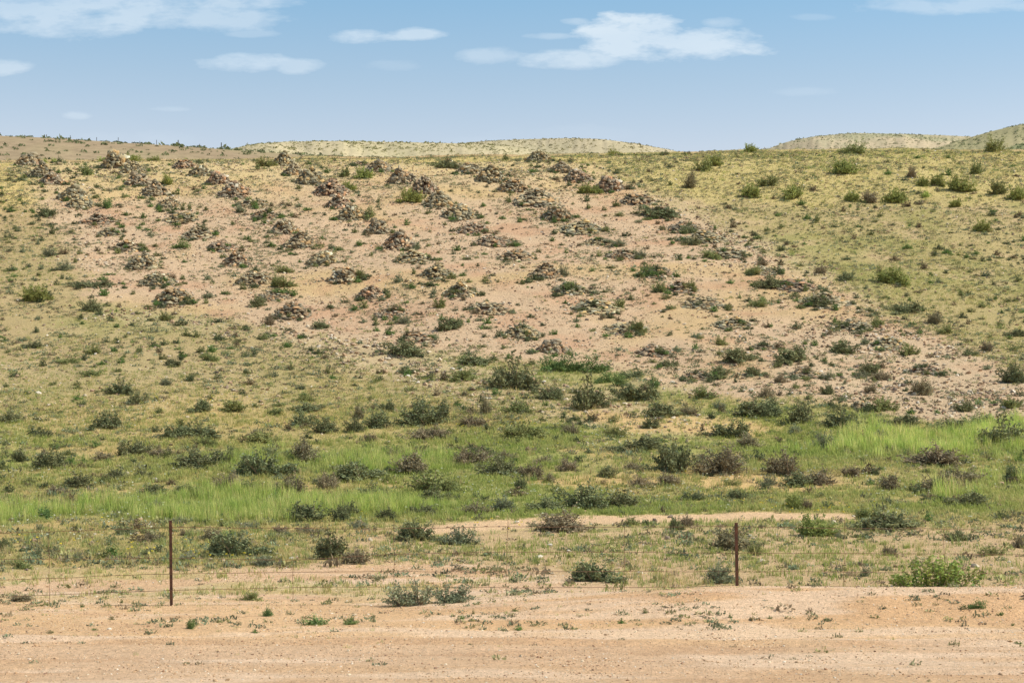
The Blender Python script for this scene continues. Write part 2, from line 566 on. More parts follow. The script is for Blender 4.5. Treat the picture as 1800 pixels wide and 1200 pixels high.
def shrub_proto(seed, n_twig, n_leaf, leaf, aspect=.5, lobes=4, start=.5, spread=.07, twigw=.012, flat=1.0, gap=0.0):
    """unit shrub: half width 1, height 1, base at z = 0. returns (leaf V,F,C), (twig V,F,C)"""
    r = np.random.default_rng(seed)
    lc = np.stack([r.uniform(-.62, .62, lobes), r.uniform(-.5, .5, lobes), np.full(lobes, .0)], 1)
    lr = r.uniform(.3, .62, lobes); lh = r.uniform(.4, 1.0, lobes)
    lc[0] = (r.uniform(-.2, .2), 0, 0); lr[0] = .62; lh[0] = 1.0
    which = r.choice(lobes, n_twig, p=(lr ** 2) / (lr ** 2).sum())
    th = r.uniform(0, 2 * np.pi, n_twig)
    el = np.arcsin(r.uniform(.02, 1, n_twig))
    L = np.where(r.uniform(0, 1, n_twig) < .12, r.uniform(1.1, 1.32, n_twig), r.uniform(.6, 1.08, n_twig))
    off = np.stack([np.cos(th) * np.cos(el) * lr[which], np.sin(th) * np.cos(el) * lr[which], np.sin(el) * lh[which] * flat], 1) * L[:, None]
    root = lc[which] * r.uniform(.3, .8, (n_twig, 1)) + np.stack([r.normal(0, .06, n_twig), r.normal(0, .06, n_twig), np.zeros(n_twig)], 1)
    tip = lc[which] + off
    # leaves along outer part of each twig
    m = n_leaf
    tw = r.integers(0, n_twig, m)
    t = start + (1.03 - start) * r.uniform(0, 1, m) ** .8
    c = root[tw] * (1 - t[:, None]) + tip[tw] * t[:, None] + r.normal(0, spread, (m, 3)) * np.array([1, 1, .8])
    c[:, 2] = np.maximum(c[:, 2] + .03 * np.sin(t * 3), .0)
    if gap:
        keep = fbm(c[:, 0] + 5, c[:, 2] * 1.5 + 3, .45, seed, 2) > gap
        c = c[keep]; tw = tw[keep]
    LV, LF = leaves_at(c, leaf, aspect, r, .3)
    tone = (r.uniform(.75, 1.25, n_twig)[tw] * r.uniform(.8, 1.2, len(c)))
    hue = r.normal(0, .05, len(c))
    lcx = np.repeat(np.stack([tone * (1 + hue), tone, tone * (1 - hue)], 1), 4, axis=0)
    TV, TF = twig_strips(root, root * .06 + tip * .94, twigw, r)
    k = r.uniform(.6, 1.2, n_twig)
    tcx = np.repeat(np.stack([k, k, k], 1), 6, axis=0)
    return (LV, LF, lcx), (TV, TF, tcx)


def blade_clump(seed, n, h=1.0, w=.05, lean=.35, rad=.25, seg=2):
    r = np.random.default_rng(seed)
    V = []; Fc = []; k = 0; Cc = []
    for i in range(n):
        b = np.array([*r.normal(0, rad, 2), 0]); a = r.uniform(0, 2 * np.pi); hh = h * r.uniform(.55, 1.1)
        dr = np.array([math.cos(a), math.sin(a), 0]); side = np.array([-dr[1], dr[0], 0])
        side = side * math.cos(r.uniform(-1, 1)) ; ln = lean * r.uniform(.2, 1.2)
        p1 = b + dr * ln * .35 * hh + np.array([0, 0, hh * .55]); p2 = b + dr * ln * hh + np.array([0, 0, hh])
        V += [b - side * w, b + side * w, p1 - side * w * .8, p1 + side * w * .8, p2]
        Fc += [(k, k + 1, k + 3), (k, k + 3, k + 2), (k + 2, k + 3, k + 4)]
        c = r.uniform(.8, 1.2)
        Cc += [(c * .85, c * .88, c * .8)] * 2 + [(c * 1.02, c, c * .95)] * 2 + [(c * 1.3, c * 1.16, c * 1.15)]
        k += 5
    return np.array(V), np.array(Fc), np.array(Cc)


def tuft_proto(seed, n, flat=.55, leaf=.17):
    r = np.random.default_rng(seed)
    th = r.uniform(0, 2 * np.pi, n); q = r.uniform(0, 1, n) ** .5
    c = np.stack([np.cos(th) * q * .9, np.sin(th) * q * .9, np.sqrt(np.clip(1 - q * q, 0, 1)) * flat * r.uniform(.3, 1.1, n)], 1)
    V, Fc = leaves_at(c, leaf, .45, r, .6)
    t = np.repeat(r.uniform(.7, 1.3, n), 4)
    return V, Fc, np.stack([t, t, t], 1)


PHI = (1 + 5 ** .5) / 2
ICO = np.array([(-1, PHI, 0), (1, PHI, 0), (-1, -PHI, 0), (1, -PHI, 0), (0, -1, PHI), (0, 1, PHI), (0, -1, -PHI), (0, 1, -PHI),
                (PHI, 0, -1), (PHI, 0, 1), (-PHI, 0, -1), (-PHI, 0, 1)]) / 1.9
ICF = np.array([(0, 11, 5), (0, 5, 1), (0, 1, 7), (0, 7, 10), (0, 10, 11), (1, 5, 9), (5, 11, 4), (11, 10, 2), (10, 7, 6), (7, 1, 8),
                (3, 9, 4), (3, 4, 2), (3, 2, 6), (3, 6, 8), (3, 8, 9), (4, 9, 5), (2, 4, 11), (6, 2, 10), (8, 6, 7), (9, 8, 1)])


def stone_proto(seed):
    r = np.random.default_rng(seed)
    V = ICO.copy()
    # cut the ball with a few random planes: blocky broken stone
    for k in range(5):
        n = r.normal(size=3); n /= np.linalg.norm(n)
        dd = V @ n
        lim = r.uniform(.45, .7)
        V -= np.clip(dd - lim, 0, None)[:, None] * n
    V *= np.array([1.0, r.uniform(.6, .9), r.uniform(.45, .75)])
    return V, ICF


def rot_mats(r, n, tilt=0.4):
    a = r.uniform(0, 2 * np.pi, n); b = r.normal(0, tilt, n); c = r.normal(0, tilt, n)
    ca, sa, cb, sb, cc, sc_ = np.cos(a), np.sin(a), np.cos(b), np.sin(b), np.cos(c), np.sin(c)
    Rz = np.zeros((n, 3, 3)); Rz[:, 0, 0] = ca; Rz[:, 0, 1] = -sa; Rz[:, 1, 0] = sa; Rz[:, 1, 1] = ca; Rz[:, 2, 2] = 1
    Rx = np.zeros((n, 3, 3)); Rx[:, 0, 0] = 1; Rx[:, 1, 1] = cb; Rx[:, 1, 2] = -sb; Rx[:, 2, 1] = sb; Rx[:, 2, 2] = cb
    Ry = np.zeros((n, 3, 3)); Ry[:, 1, 1] = 1; Ry[:, 0, 0] = cc; Ry[:, 0, 2] = sc_; Ry[:, 2, 0] = -sc_; Ry[:, 2, 2] = cc
    return Rz @ Rx @ Ry


def merge(protos, pos, scale, tint, r, tilt=0.0, rot=True):
    """many copies of the small shapes PROTOS as one mesh: pos (n,3), scale (n,3), tint (n,3)"""
    n = len(pos)
    which = r.integers(0, len(protos), n)
    Vs, Fs, Cs = [], [], []
    base = 0
    for k, pr in enumerate(protos):
        ix = np.where(which == k)[0]
        if not len(ix):
            continue
        V, Fc = pr[0], pr[1]
        cc = pr[2] if len(pr) > 2 else np.ones((len(V), 3))
        R = rot_mats(r, len(ix), tilt) if tilt else rot_mats(r, len(ix), 1e-6)
        P_ = np.einsum('nij,vj->nvi', R, V)
        P_ = P_ * scale[ix][:, None, :] + pos[ix][:, None, :]
        Vs.append(P_.reshape(-1, 3))
        Fs.append((Fc[None] + base + (np.arange(len(ix)) * len(V))[:, None, None]).reshape(-1, 3))
        Cs.append((cc[None] * tint[ix][:, None, :]).reshape(-1, 3))
        base += len(ix) * len(V)
    return np.concatenate(Vs), np.concatenate(Fs), np.concatenate(Cs)


def scatter(density, dmax, d0, d1, r, smax=0.31):
    """points on the ground, density(X,Y) per square metre (at most dmax)"""
    area = smax * (d1 ** 2 - d0 ** 2)
    n = int(area * dmax)
    d = np.sqrt(r.uniform(d0 ** 2, d1 ** 2, n)); s = r.uniform(-smax, smax, n)
    X = s * d; Y = d
    keep = r.uniform(0, 1, n) * dmax < density(X, Y)
    X, Y = X[keep], Y[keep]
    return X, Y, zat(X, Y)


def g(G):
    return lambda X, Y: gsample(G, X, Y)


# ------------------------------------------------------------------ distant hills
def hill(name, label_kind, ridge, d0, d1, colA, colB, dots, dotcol, seed, npx=260, nrow=70, dotsize=(.35, .8)):
    px = np.linspace(ridge[0][0], ridge[-1][0], npx)
    tz = 3 + 0
    py = np.interp(px, [a for a, b in ridge], [b for a, b in ridge])
    py = np.convolve(np.pad(py, 6, mode='edge'), np.ones(13) / 13, 'valid')
    tgt = (YH - py) / F
    t = np.linspace(0, 1.5, nrow)
    dd = d0 + (d1 - d0) * t
    s = (px - 900) / F
    SS, TT = np.meshgrid(s, t, indexing='ij')
    DD = d0 + (d1 - d0) * TT
    X = SS * DD
    zb = 22 if d1 < 400 else 20
    Z1 = tgt[:, None] * d1 + HC
    e = np.where(TT < 1, np.sin(np.clip(TT, 0, 1) * np.pi / 2), 1 - .55 * (TT - 1) ** 2 * 4)
    Z = zb + (Z1 - zb) * e
    Z += (fbm(X + .4 * DD, DD * .3, 40 if d1 > 400 else 22, seed, 5) - .5) * (13 if d1 > 400 else 1.2) * np.clip(1 - np.abs(TT - 1) * 1.2, .1, 1)
    mx = ((Z - HC) / DD).max(axis=1)
    k = (tgt / mx)
    Z = HC + (Z - HC) * k[:, None]
    nb = fbm(X, DD, 45 if d1 > 400 else 18, seed + 3, 4)
    n2 = fbm(X, DD, 5, seed + 9, 3)
    cc = mixc(np.zeros((*X.shape, 3)) + C(*colA), C(*colB), smooth(.35, .65, nb) * .8 + (n2 - .5))
    V = np.stack([X, DD, Z], -1).reshape(-1, 3)
    a_, b_ = np.meshgrid(np.arange(npx - 1), np.arange(nrow - 1), indexing='ij')
    a = (a_ * nrow + b_).ravel()
    me = np_mesh(name, V, np.stack([a, a + nrow, a + nrow + 1, a + 1], 1), cc.reshape(-1, 3) * .8, True)
    link_obj(name, me, soil_far, kind='structure')
    r = np.random.default_rng(seed)
    # scrub dotted over the slope
    n = dots
    si = r.uniform(0, npx - 1.001, n); tj = r.uniform(.25, .96, n) * (nrow - 1) / 1.5
    i = si.astype(int); j = tj.astype(int)
    fa, fb = si - i, tj - j
    def q(G):
        return G[i, j] * (1 - fa) * (1 - fb) + G[i + 1, j] * fa * (1 - fb) + G[i, j + 1] * (1 - fa) * fb + G[i + 1, j + 1] * fa * fb
    pos = np.stack([q(X), q(DD), q(Z) - .05], 1)
    nn = fbm(pos[:, 0], pos[:, 1], 25, seed + 20, 3)
    pos = pos[r.uniform(0, 1, n) < smooth(.2, .6, nn) * .7 + .3]
    n = len(pos)
    sz = r.uniform(*dotsize, n) * r.choice([.6, 1, 1.5], n, p=[.55, .37, .08])
    V, Fc, Cc = merge(TUFTS_FAR, pos, np.stack([sz, sz, sz * r.uniform(.8, 1.2, n)], 1), np.array(lin(dotcol))[None] * r.uniform(.9, 1.5, (n, 1)), r)
    me = np_mesh('scrub', V, Fc, Cc)
    link_obj('scrub', me, M_stuff, kind='stuff', label='tiny dark scrub dotted over the ' + label_kind, category='scrub')
    return (X, DD, Z, px)


soil_far = bpy.data.materials.new('far_soil')
soil_far.use_nodes = True
_t = NT(soil_far.node_tree)
_bs = soil_far.node_tree.nodes['Principled BSDF']
_bs.inputs['Roughness'].default_value = 1.0
_bs.inputs['Specular IOR Level'].default_value = 0.0
_at = _t.n('ShaderNodeAttribute', attribute_name='tint')
_geo = _t.n('ShaderNodeNewGeometry')
_n = _t.n('ShaderNodeTexNoise'); _n.inputs['Scale'].default_value = .6; _n.inputs['Detail'].default_value = 6; _n.inputs['Roughness'].default_value = .75
_t.link(_geo.outputs['Position'], _n.inputs['Vector'])
_t.link(_t.mix(1.0, _at.outputs[0], _t.m('MULTIPLY_ADD', _n.outputs[0], 1.2, .4), 'MULTIPLY'), _bs.inputs['Base Color'])

TUFTS_FAR = [tuft_proto(900 + i, 14, .7, .42) for i in range(4)]
TUFTS = [tuft_proto(920 + i, 22, .6, .26) for i in range(6)]

HL = hill('brown_hill', 'brown hill at left', [(-260, 222), (-60, 234), (0, 239), (100, 243), (200, 250), (300, 256), (400, 263), (500, 270), (600, 276), (700, 282), (820, 292), (1000, 310)],
          200, 300, (160, 140, 112), (164, 148, 114), 1500, (104, 112, 78), 301, 300, 60, (.32, .62))
hill('ochre_hill', 'wide pale ochre hill', [(330, 290), (400, 264), (440, 254), (500, 249), (600, 248), (700, 250), (800, 252), (900, 257), (1000, 275), (1040, 290)],
     560, 850, (196, 180, 144), (186, 174, 136), 6000, (128, 126, 84), 311)
hill('rounded_hill', 'rounded hill behind the heaps', [(640, 285), (740, 262), (810, 252), (860, 248), (920, 245), (1000, 243), (1060, 245), (1120, 253), (1180, 264), (1260, 285)],
     680, 980, (190, 175, 142), (180, 168, 134), 6000, (128, 122, 86), 321)
hill('pale_hill', 'pale hill on the skyline', [(1290, 285), (1340, 266), (1380, 250), (1430, 240), (1500, 234), (1600, 236), (1680, 239), (1800, 246), (1950, 262)],
     760, 1100, (192, 174, 142), (164, 160, 126), 8000, (134, 136, 104), 331)
hill('green_hill', 'green hill at the right edge', [(1560, 285), (1640, 262), (1700, 243), (1750, 229), (1800, 218), (1900, 203), (2100, 190)],
     520, 800, (178, 166, 126), (166, 158, 118), 3000, (124, 128, 96), 341)
hill('dark_hill', 'dark green shoulder at the right edge', [(1700, 280), (1760, 262), (1800, 252), (1900, 238), (2100, 225)],
     400, 560, (152, 150, 110), (142, 146, 104), 900, (110, 122, 86), 351)

# ------------------------------------------------------------------ the stone heaps
HEAPS = [  # seven slanting rows, each from the top: (cx, base y, width, height)
    [(52, 292, 47, 20), (75, 312, 37, 20), (92, 325, 40, 18), (130, 352, 47, 22), (143, 367, 43, 18), (173, 396, 60, 17), (193, 416, 43, 14),
     (225, 443, 57, 18), (252, 473, 52, 21), (277, 503, 60, 20), (307, 535, 62, 22)],
    [(205, 297, 47, 29), (235, 305, 40, 16), (245, 327, 43, 19), (273, 345, 43, 19), (298, 365, 40, 15), (320, 392, 56, 17), (352, 420, 58, 18),
     (390, 442, 50, 15), (417, 468, 50, 19), (450, 502, 60, 22), (487, 527, 58, 16), (513, 562, 64, 22)],
    [(325, 297, 40, 15), (353, 310, 36, 18), (383, 325, 37, 21), (413, 347, 50, 21), (443, 365, 50, 15), (467, 385, 46, 16), (501, 411, 43, 20),
     (528, 436, 50, 19), (567, 467, 48, 23), (608, 497, 50, 22), (652, 525, 42, 18), (690, 559, 58, 19), (732, 603, 60, 17)],
    [(500, 292, 36, 19), (517, 308, 34, 16), (547, 325, 48, 25), (584, 345, 58, 23), (598, 366, 44, 17), (617, 387, 46, 23), (665, 412, 42, 22),
     (703, 439, 52, 24), (727, 462, 60, 19), (770, 490, 56, 21), (810, 522, 55, 19), (857, 553, 64, 21), (917, 595, 62, 21), (970, 622, 50, 21)],
    [(633, 291, 32, 10), (667, 303, 40, 18), (707, 323, 47, 22), (747, 341, 42, 23), (770, 364, 48, 22), (807, 386, 52, 22), (835, 412, 54, 18),
     (867, 434, 62, 18), (907, 459, 62, 19), (958, 489, 50, 20), (1000, 518, 60, 19), (1047, 551, 80, 19), (1100, 587, 80, 18), (1153, 626, 62, 19),
     (1228, 668, 58, 15)],
    [(790, 295, 36, 12), (825, 306, 44, 18), (862, 321, 45, 23), (902, 338, 50, 20), (943, 363, 70, 22), (980, 388, 46, 21), (1023, 412, 74, 19),
     (1053, 432, 50, 14), (1097, 456, 58, 18), (1153, 488, 60, 16), (1195, 515, 58, 18), (1237, 544, 66, 16), (1290, 578, 64, 16), (1343, 616, 50, 13),
     (1420, 664, 58, 16), (1513, 721, 36, 15)],
    [(947, 284, 38, 16), (985, 303, 38, 16), (1017, 321, 44, 20), (1070, 338, 44, 23), (1122, 361, 58, 18), (1160, 384, 60, 16), (1203, 409, 58, 17),
     (1237, 429, 72, 17), (1280, 454, 74, 17), (1343, 484, 58, 15), (1397, 511, 66, 16), (1450, 541, 80, 18), (1500, 581, 64, 18), (1563, 613, 64, 16),
     (1627, 658, 60, 18)]]
STONE_COLS = [lin(c) for c in ((138, 130, 110), (156, 143, 118), (182, 160, 126), (198, 160, 116), (202, 186, 152), (120, 112, 94), (166, 140, 108), (210, 200, 174))]
STONES = [stone_proto(i) for i in range(12)]


def heap_mesh(seed, n, h, big):
    r = np.random.default_rng(seed)
    q = np.sqrt(r.uniform(0, 1.0, n)) * np.where(r.uniform(0, 1, n) < .16, r.uniform(1, 1.55, n), 1)
    th = r.uniform(0, 2 * np.pi, n)
    top = 0.94 * (1 - np.clip(q, 0, 1) ** 1.35) * (.6 + .8 * fbm(np.cos(th) * q + 3, np.sin(th) * q + 3, .45, seed, 2))
    z = top * r.uniform(.72, 1.0, n)
    pos = np.stack([np.cos(th) * q * .88, np.sin(th) * q * .88, z * h], 1)
    sz = big * r.uniform(.5, 1.2, n) * np.where(r.uniform(0, 1, n) < .1, 1.5, 1)
    stray = q > 1.0
    sz[stray] *= .6
    pos[stray, 2] = 0.02
    ci = r.choice(len(STONE_COLS), n, p=[.2, .2, .19, .08, .06, .14, .11, .02])
    tint = np.array(STONE_COLS)[ci] * r.uniform(.75, 1.15, (n, 1)) * np.array([.86, .86, .82])
    V, Fc, Cc = merge(STONES, pos, np.stack([sz, sz, sz], 1), tint, r, tilt=.5)
    # earth and small stones that fill the heap
    m = 18
    ang = np.linspace(0, 2 * np.pi, m, endpoint=False)
    rings = [np.stack([np.cos(ang) * qq * .85, np.sin(ang) * qq * .85, np.full(m, (1 - qq ** 1.35) * .62 * h - (.05 if qq == 1 else 0))], 1) for qq in (1, .8, .6, .4, .2)]
    W = np.concatenate(rings + [np.array([[0, 0, .62 * h]])])
    W[:m * 5] += r.normal(0, .02, (m * 5, 3))
    Ft = []
    for k in range(4):
        for a in range(m):
            b = (a + 1) % m
            Ft += [(k * m + a, k * m + b, (k + 1) * m + b), (k * m + a, (k + 1) * m + b, (k + 1) * m + a)]
    for a in range(m):
        Ft.append((4 * m + a, 4 * m + (a + 1) % m, 5 * m))
    Fw = np.array(Ft) + len(V)
    return np_mesh('stone_heap', np.concatenate([V, W]), np.concatenate([Fc, Fw]),
                   np.concatenate([Cc, np.tile(np.array(lin((140, 116, 92))), (len(W), 1))]))


HM_big = [heap_mesh(400 + i, 270, 1.0, .19) for i in range(7)]
HM_low = [heap_mesh(440 + i, 320, 1.0, .135) for i in range(6)]
ORD = ['topmost', 'second', 'third', 'fourth', 'fifth', 'sixth', 'seventh', 'eighth', 'ninth', 'tenth', 'eleventh', 'twelfth', 'thirteenth', 'fourteenth',
       'fifteenth', 'sixteenth', 'seventeenth', 'eighteenth', 'nineteenth', 'twentieth']
ROWN = ['first', 'second', 'third', 'fourth', 'fifth', 'sixth', 'seventh']
heap_xy = []


def ground_slope(x, y):
    z = zat(np.array([x, x, x]), np.array([y - .7, y, y + .7]))
    return float(z[1]), float(z[2] - z[0]) / 1.4


for ri, row in enumerate(HEAPS):
    for k, (cx, by, w, h) in enumerate(row):
        p = P(cx, by - 1)
        W = w / F * p[1]; H = h / F * p[1]
        ratio = h / w
        me = HM_big[(ri * 5 + k) % 7] if (ratio > .4) else HM_low[(ri * 5 + k) % 6]
        o = link_obj('stone_heap', me, M_heap)
        yy = p[1] + W * .42
        xx = p[0] / p[1] * yy
        zz, sl_ = ground_slope(xx, yy)
        o.location = (xx, yy, zz - .05)
        fl_ = .82 if ratio < .33 else 1.0
        o.scale = (W * .66, W * .66, H * 1.22 * fl_)
        o.rotation_mode = 'ZYX'
        o.rotation_euler = (math.atan(sl_) * .9, 0, random.uniform(0, 6.28))
        adj = 'steep tan' if ratio > .47 else ('rounded brown' if ratio > .4 else ('low grey' if ratio > .3 else 'flat spread'))
        pos_ = 'topmost' if k == 0 else ORD[k] + ' from the top'
        o['label'] = f'{adj} stone heap, {pos_} in the {ROWN[ri]} slanting row from the left'
        o['category'] = 'stone heap'
        o['group'] = 'stone heaps in slanting rows on the slope'
        heap_xy.append((cx, by, w, h, ri, k))

# ------------------------------------------------------------------ shrubs: (x, base y, width, height, kind) read off in four-figure blocks of the photo
SH = []


def block(ox, oy, txt):
    for it in txt.split():
        x, y, w, h, k = it.split(',')
        SH.append((ox + int(x) / 3, oy + int(y) / 3, int(w) / 3, int(h) / 3, k))


block(0, 220, "460,265,80,50,o 510,325,50,20,o 880,315,72,60,g 560,440,70,45,t 670,378,40,20,t 740,388,40,25,t 800,395,40,28,t 505,385,60,30,o 795,432,45,25,t 838,458,55,34,t 965,447,40,37,o 1000,445,35,37,o 1042,470,35,20,t 753,492,60,32,t 660,475,70,20,t 645,540,60,30,t 755,525,50,18,t 760,555,60,20,t 795,585,60,30,l 1228,525,45,27,o 1268,465,65,42,l 1350,440,60,37,t 1625,450,60,25,t 1390,520,40,37,t 1300,603,60,25,t 1325,615,50,22,o 1420,640,70,35,t 970,652,75,42,t 940,365,25,25,o 1500,780,80,35,o 1095,815,50,40,l 1455,855,60,55,o 1510,855,80,50,o 1190,892,60,30,t 1280,865,60,40,o 205,935,142,92,g 478,985,92,52,d 580,790,80,18,t 265,695,70,50,l 350,400,50,25,t 220,330,50,25,t 240,485,90,45,d 205,505,40,25,d 340,770,90,50,l 330,810,45,30,d 60,770,60,40,d 60,825,50,22,t 225,610,45,35,d 500,860,180,40,d 275,575,50,50,o 865,1030,80,40,o 1150,1040,100,25,d 1360,960,90,45,d 1415,1060,70,50,b 1690,1075,100,35,d 1520,1095,80,30,d 615,1135,40,25,d 600,1190,40,30,d 190,1090,50,40,d 1735,965,80,30,d 1085,940,50,30,o 1005,945,50,45,o 1400,220,80,50,o 1360,235,50,35,o 690,175,90,40,g 820,170,80,35,g 540,170,70,35,g 225,170,60,30,g 290,170,50,30,g 1340,510,40,30,t 1750,500,50,25,t 1785,660,60,25,t 1700,600,40,22,t 760,660,60,30,o 830,690,60,30,o 640,605,40,25,o 100,560,40,25,l 200,630,40,30,l 150,750,50,25,l 420,680,50,30,o 395,725,40,30,o 1640,1190,50,30,d 1750,650,60,30,l 120,670,50,30,l 700,660,50,30,l")
block(600, 220, "110,285,92,67,g 30,275,60,50,o 30,345,80,50,g 355,410,125,78,g 605,422,40,30,o 745,428,50,27,t 740,490,55,30,t 858,495,45,25,t 938,512,45,28,t 770,520,40,18,t 590,505,60,40,t 155,495,110,50,o 345,528,50,35,t 1110,500,90,50,t 1120,515,60,32,t 1300,440,45,37,o 1450,428,60,37,o 1385,450,45,25,o 1285,365,70,62,g 1345,365,80,45,g 1465,480,60,30,o 870,185,50,40,o 865,150,60,30,g 1350,150,45,42,b 1435,148,65,42,g 1145,195,40,27,o 1300,215,35,18,t 495,215,50,37,o 560,230,100,48,d 1690,490,190,52,d 1565,515,50,28,l 75,568,50,35,o 95,635,60,32,t 155,690,35,25,o 300,710,50,38,d 925,640,50,30,t 1040,672,40,27,o 1115,612,50,25,t 1185,675,40,22,t 1460,645,80,52,l 1580,705,60,57,l 1390,560,60,42,o 1690,555,40,42,o 1770,612,60,25,l 720,745,30,22,d 590,810,55,47,o 380,785,40,35,o 95,815,60,47,o 378,860,80,32,t 760,825,60,37,o 825,830,25,25,o 958,838,50,27,o 1170,800,70,57,l 700,885,60,42,l 1185,890,90,57,t 1320,770,40,25,t 1420,755,60,25,o 1540,770,50,27,t 1610,805,90,62,t 1670,880,70,47,o 1720,890,50,37,t 1370,930,30,22,d 490,890,60,35,l 250,910,55,42,o 215,925,60,35,l 525,965,60,47,o 330,1050,80,42,l 530,1028,60,30,t 770,1045,70,32,t 570,1085,142,62,d 120,1040,50,30,l 180,1050,50,35,o 1245,1065,40,30,t 1460,970,80,52,o 900,985,40,20,t 1740,970,80,32,o 1735,1108,50,27,d 1570,1100,80,60,o 1175,940,40,25,t 960,425,50,35,o 1200,495,50,35,l 630,555,70,25,d 770,560,50,30,d 880,400,40,30,o 610,660,70,30,t 740,620,50,30,l 400,650,50,40,l 130,800,60,20,l")
block(1200, 200, "350,205,82,48,g 900,215,112,52,o 980,190,60,32,b 830,320,142,78,g 115,305,90,55,o 180,280,90,62,g 1640,205,110,62,o 1450,185,50,27,g 1460,220,60,27,o 1400,325,60,37,t 1550,320,70,57,o 1200,340,60,57,b 1260,385,70,52,g 1350,385,90,57,g 1450,415,150,82,g 455,385,90,62,o 350,445,110,77,g 30,395,80,72,b 600,450,130,75,g 885,465,90,57,g 970,470,90,52,b 1110,475,130,77,g 1275,440,80,37,g 1440,495,60,52,g 1660,430,90,62,o 1750,455,112,70,g 645,555,55,32,t 705,565,60,37,o 520,600,60,30,o 1570,625,102,62,g 990,640,50,32,o 1245,600,60,32,b 900,660,50,25,b 1195,710,60,32,t 1130,775,70,37,b 1120,905,192,88,g 1190,1050,142,60,d 740,845,70,42,b 860,880,80,37,d 265,600,60,42,b 170,605,35,22,t 325,655,50,22,t 385,660,60,30,t 350,690,50,25,o 30,635,80,50,d 50,695,80,47,d 250,895,60,28,t 370,850,70,42,o 505,845,70,37,d 515,800,50,30,b 460,925,132,50,d 645,935,60,42,o 760,965,80,45,d 395,1020,80,42,o 720,1020,150,52,d 300,970,30,22,t 505,998,35,25,t 40,940,80,50,o 1195,985,40,22,t 1650,980,40,22,t 1470,960,50,32,o 1580,1020,60,32,o 1345,1110,90,55,b 1400,1165,80,47,o 1160,1172,40,25,t 1250,1160,45,30,t 1750,1175,100,37,d 1670,1115,60,32,o 1505,1110,40,30,b 1150,1150,40,27,o 465,1125,30,30,t 150,765,100,40,o 320,760,60,40,d 845,515,50,30,b 500,540,40,25,t 800,1110,60,40,t 1010,1120,80,40,o 230,500,50,30,b 620,480,80,30,t 1780,540,50,30,b 1640,520,60,25,t 1500,760,50,25,t 1350,890,50,30,l 1770,880,60,35,o 1250,480,50,25,b")
block(0, 540, "175,215,90,32,d 505,250,85,42,o 445,280,50,37,d 225,310,70,32,d 80,365,65,37,d 350,298,110,30,o 860,275,60,37,o 950,278,50,37,d 905,312,90,37,d 805,208,70,32,d 735,235,70,37,o 600,235,40,32,t 485,365,90,32,o 1000,380,60,40,o 1150,375,80,30,d 875,415,60,47,l 640,460,130,67,d 725,510,75,52,d 1050,555,95,62,d 1225,555,130,57,o 835,555,70,32,o 315,558,60,25,o 420,518,45,32,o 55,612,112,52,d 195,600,60,37,d 585,645,132,82,d 240,685,80,37,d 930,695,130,67,d 1050,690,172,70,d 1090,735,120,50,o 1225,690,70,27,o 1400,725,160,67,o 1350,690,80,52,b 1620,550,140,32,d 1460,570,80,42,o 1460,520,100,27,o 1590,500,110,42,o 1590,620,90,57,d 1520,645,60,37,b 1710,665,110,67,d 1665,245,70,37,d 1450,365,60,32,l 1535,330,50,37,o 1110,285,70,47,o 105,815,90,52,d 270,850,130,97,d 235,800,60,47,b 10,830,40,42,d 545,810,110,42,b 700,785,142,77,d 855,790,112,52,b 845,845,60,25,d 1040,845,200,77,d 1190,830,90,62,d 1395,895,242,122,d 1430,805,132,62,d 1610,830,182,110,b 415,955,150,62,d 630,910,122,57,d 750,900,80,42,d 300,990,110,42,b 635,965,45,27,o 545,930,70,42,o 905,935,70,37,b 945,905,25,27,b 1200,960,160,72,b 1130,920,50,32,b 1000,980,122,47,d 800,985,150,37,d 1320,985,90,62,d 1540,990,182,82,b 1730,960,112,82,b 250,1120,85,62,t 830,1070,100,52,l 1640,1130,202,92,d 1790,1130,90,72,d 395,1178,70,37,d 855,1155,50,32,d 1080,1145,60,32,d 940,1140,100,37,l 150,460,60,30,o 420,430,80,30,o 280,410,60,30,o 620,340,60,25,o 30,420,40,30,o 1340,250,60,30,d 1620,355,50,20,l 1730,350,60,40,o 1300,350,60,30,o 40,240,50,25,o 660,160,40,20,o 1390,170,60,30,o 1600,160,70,30,d")
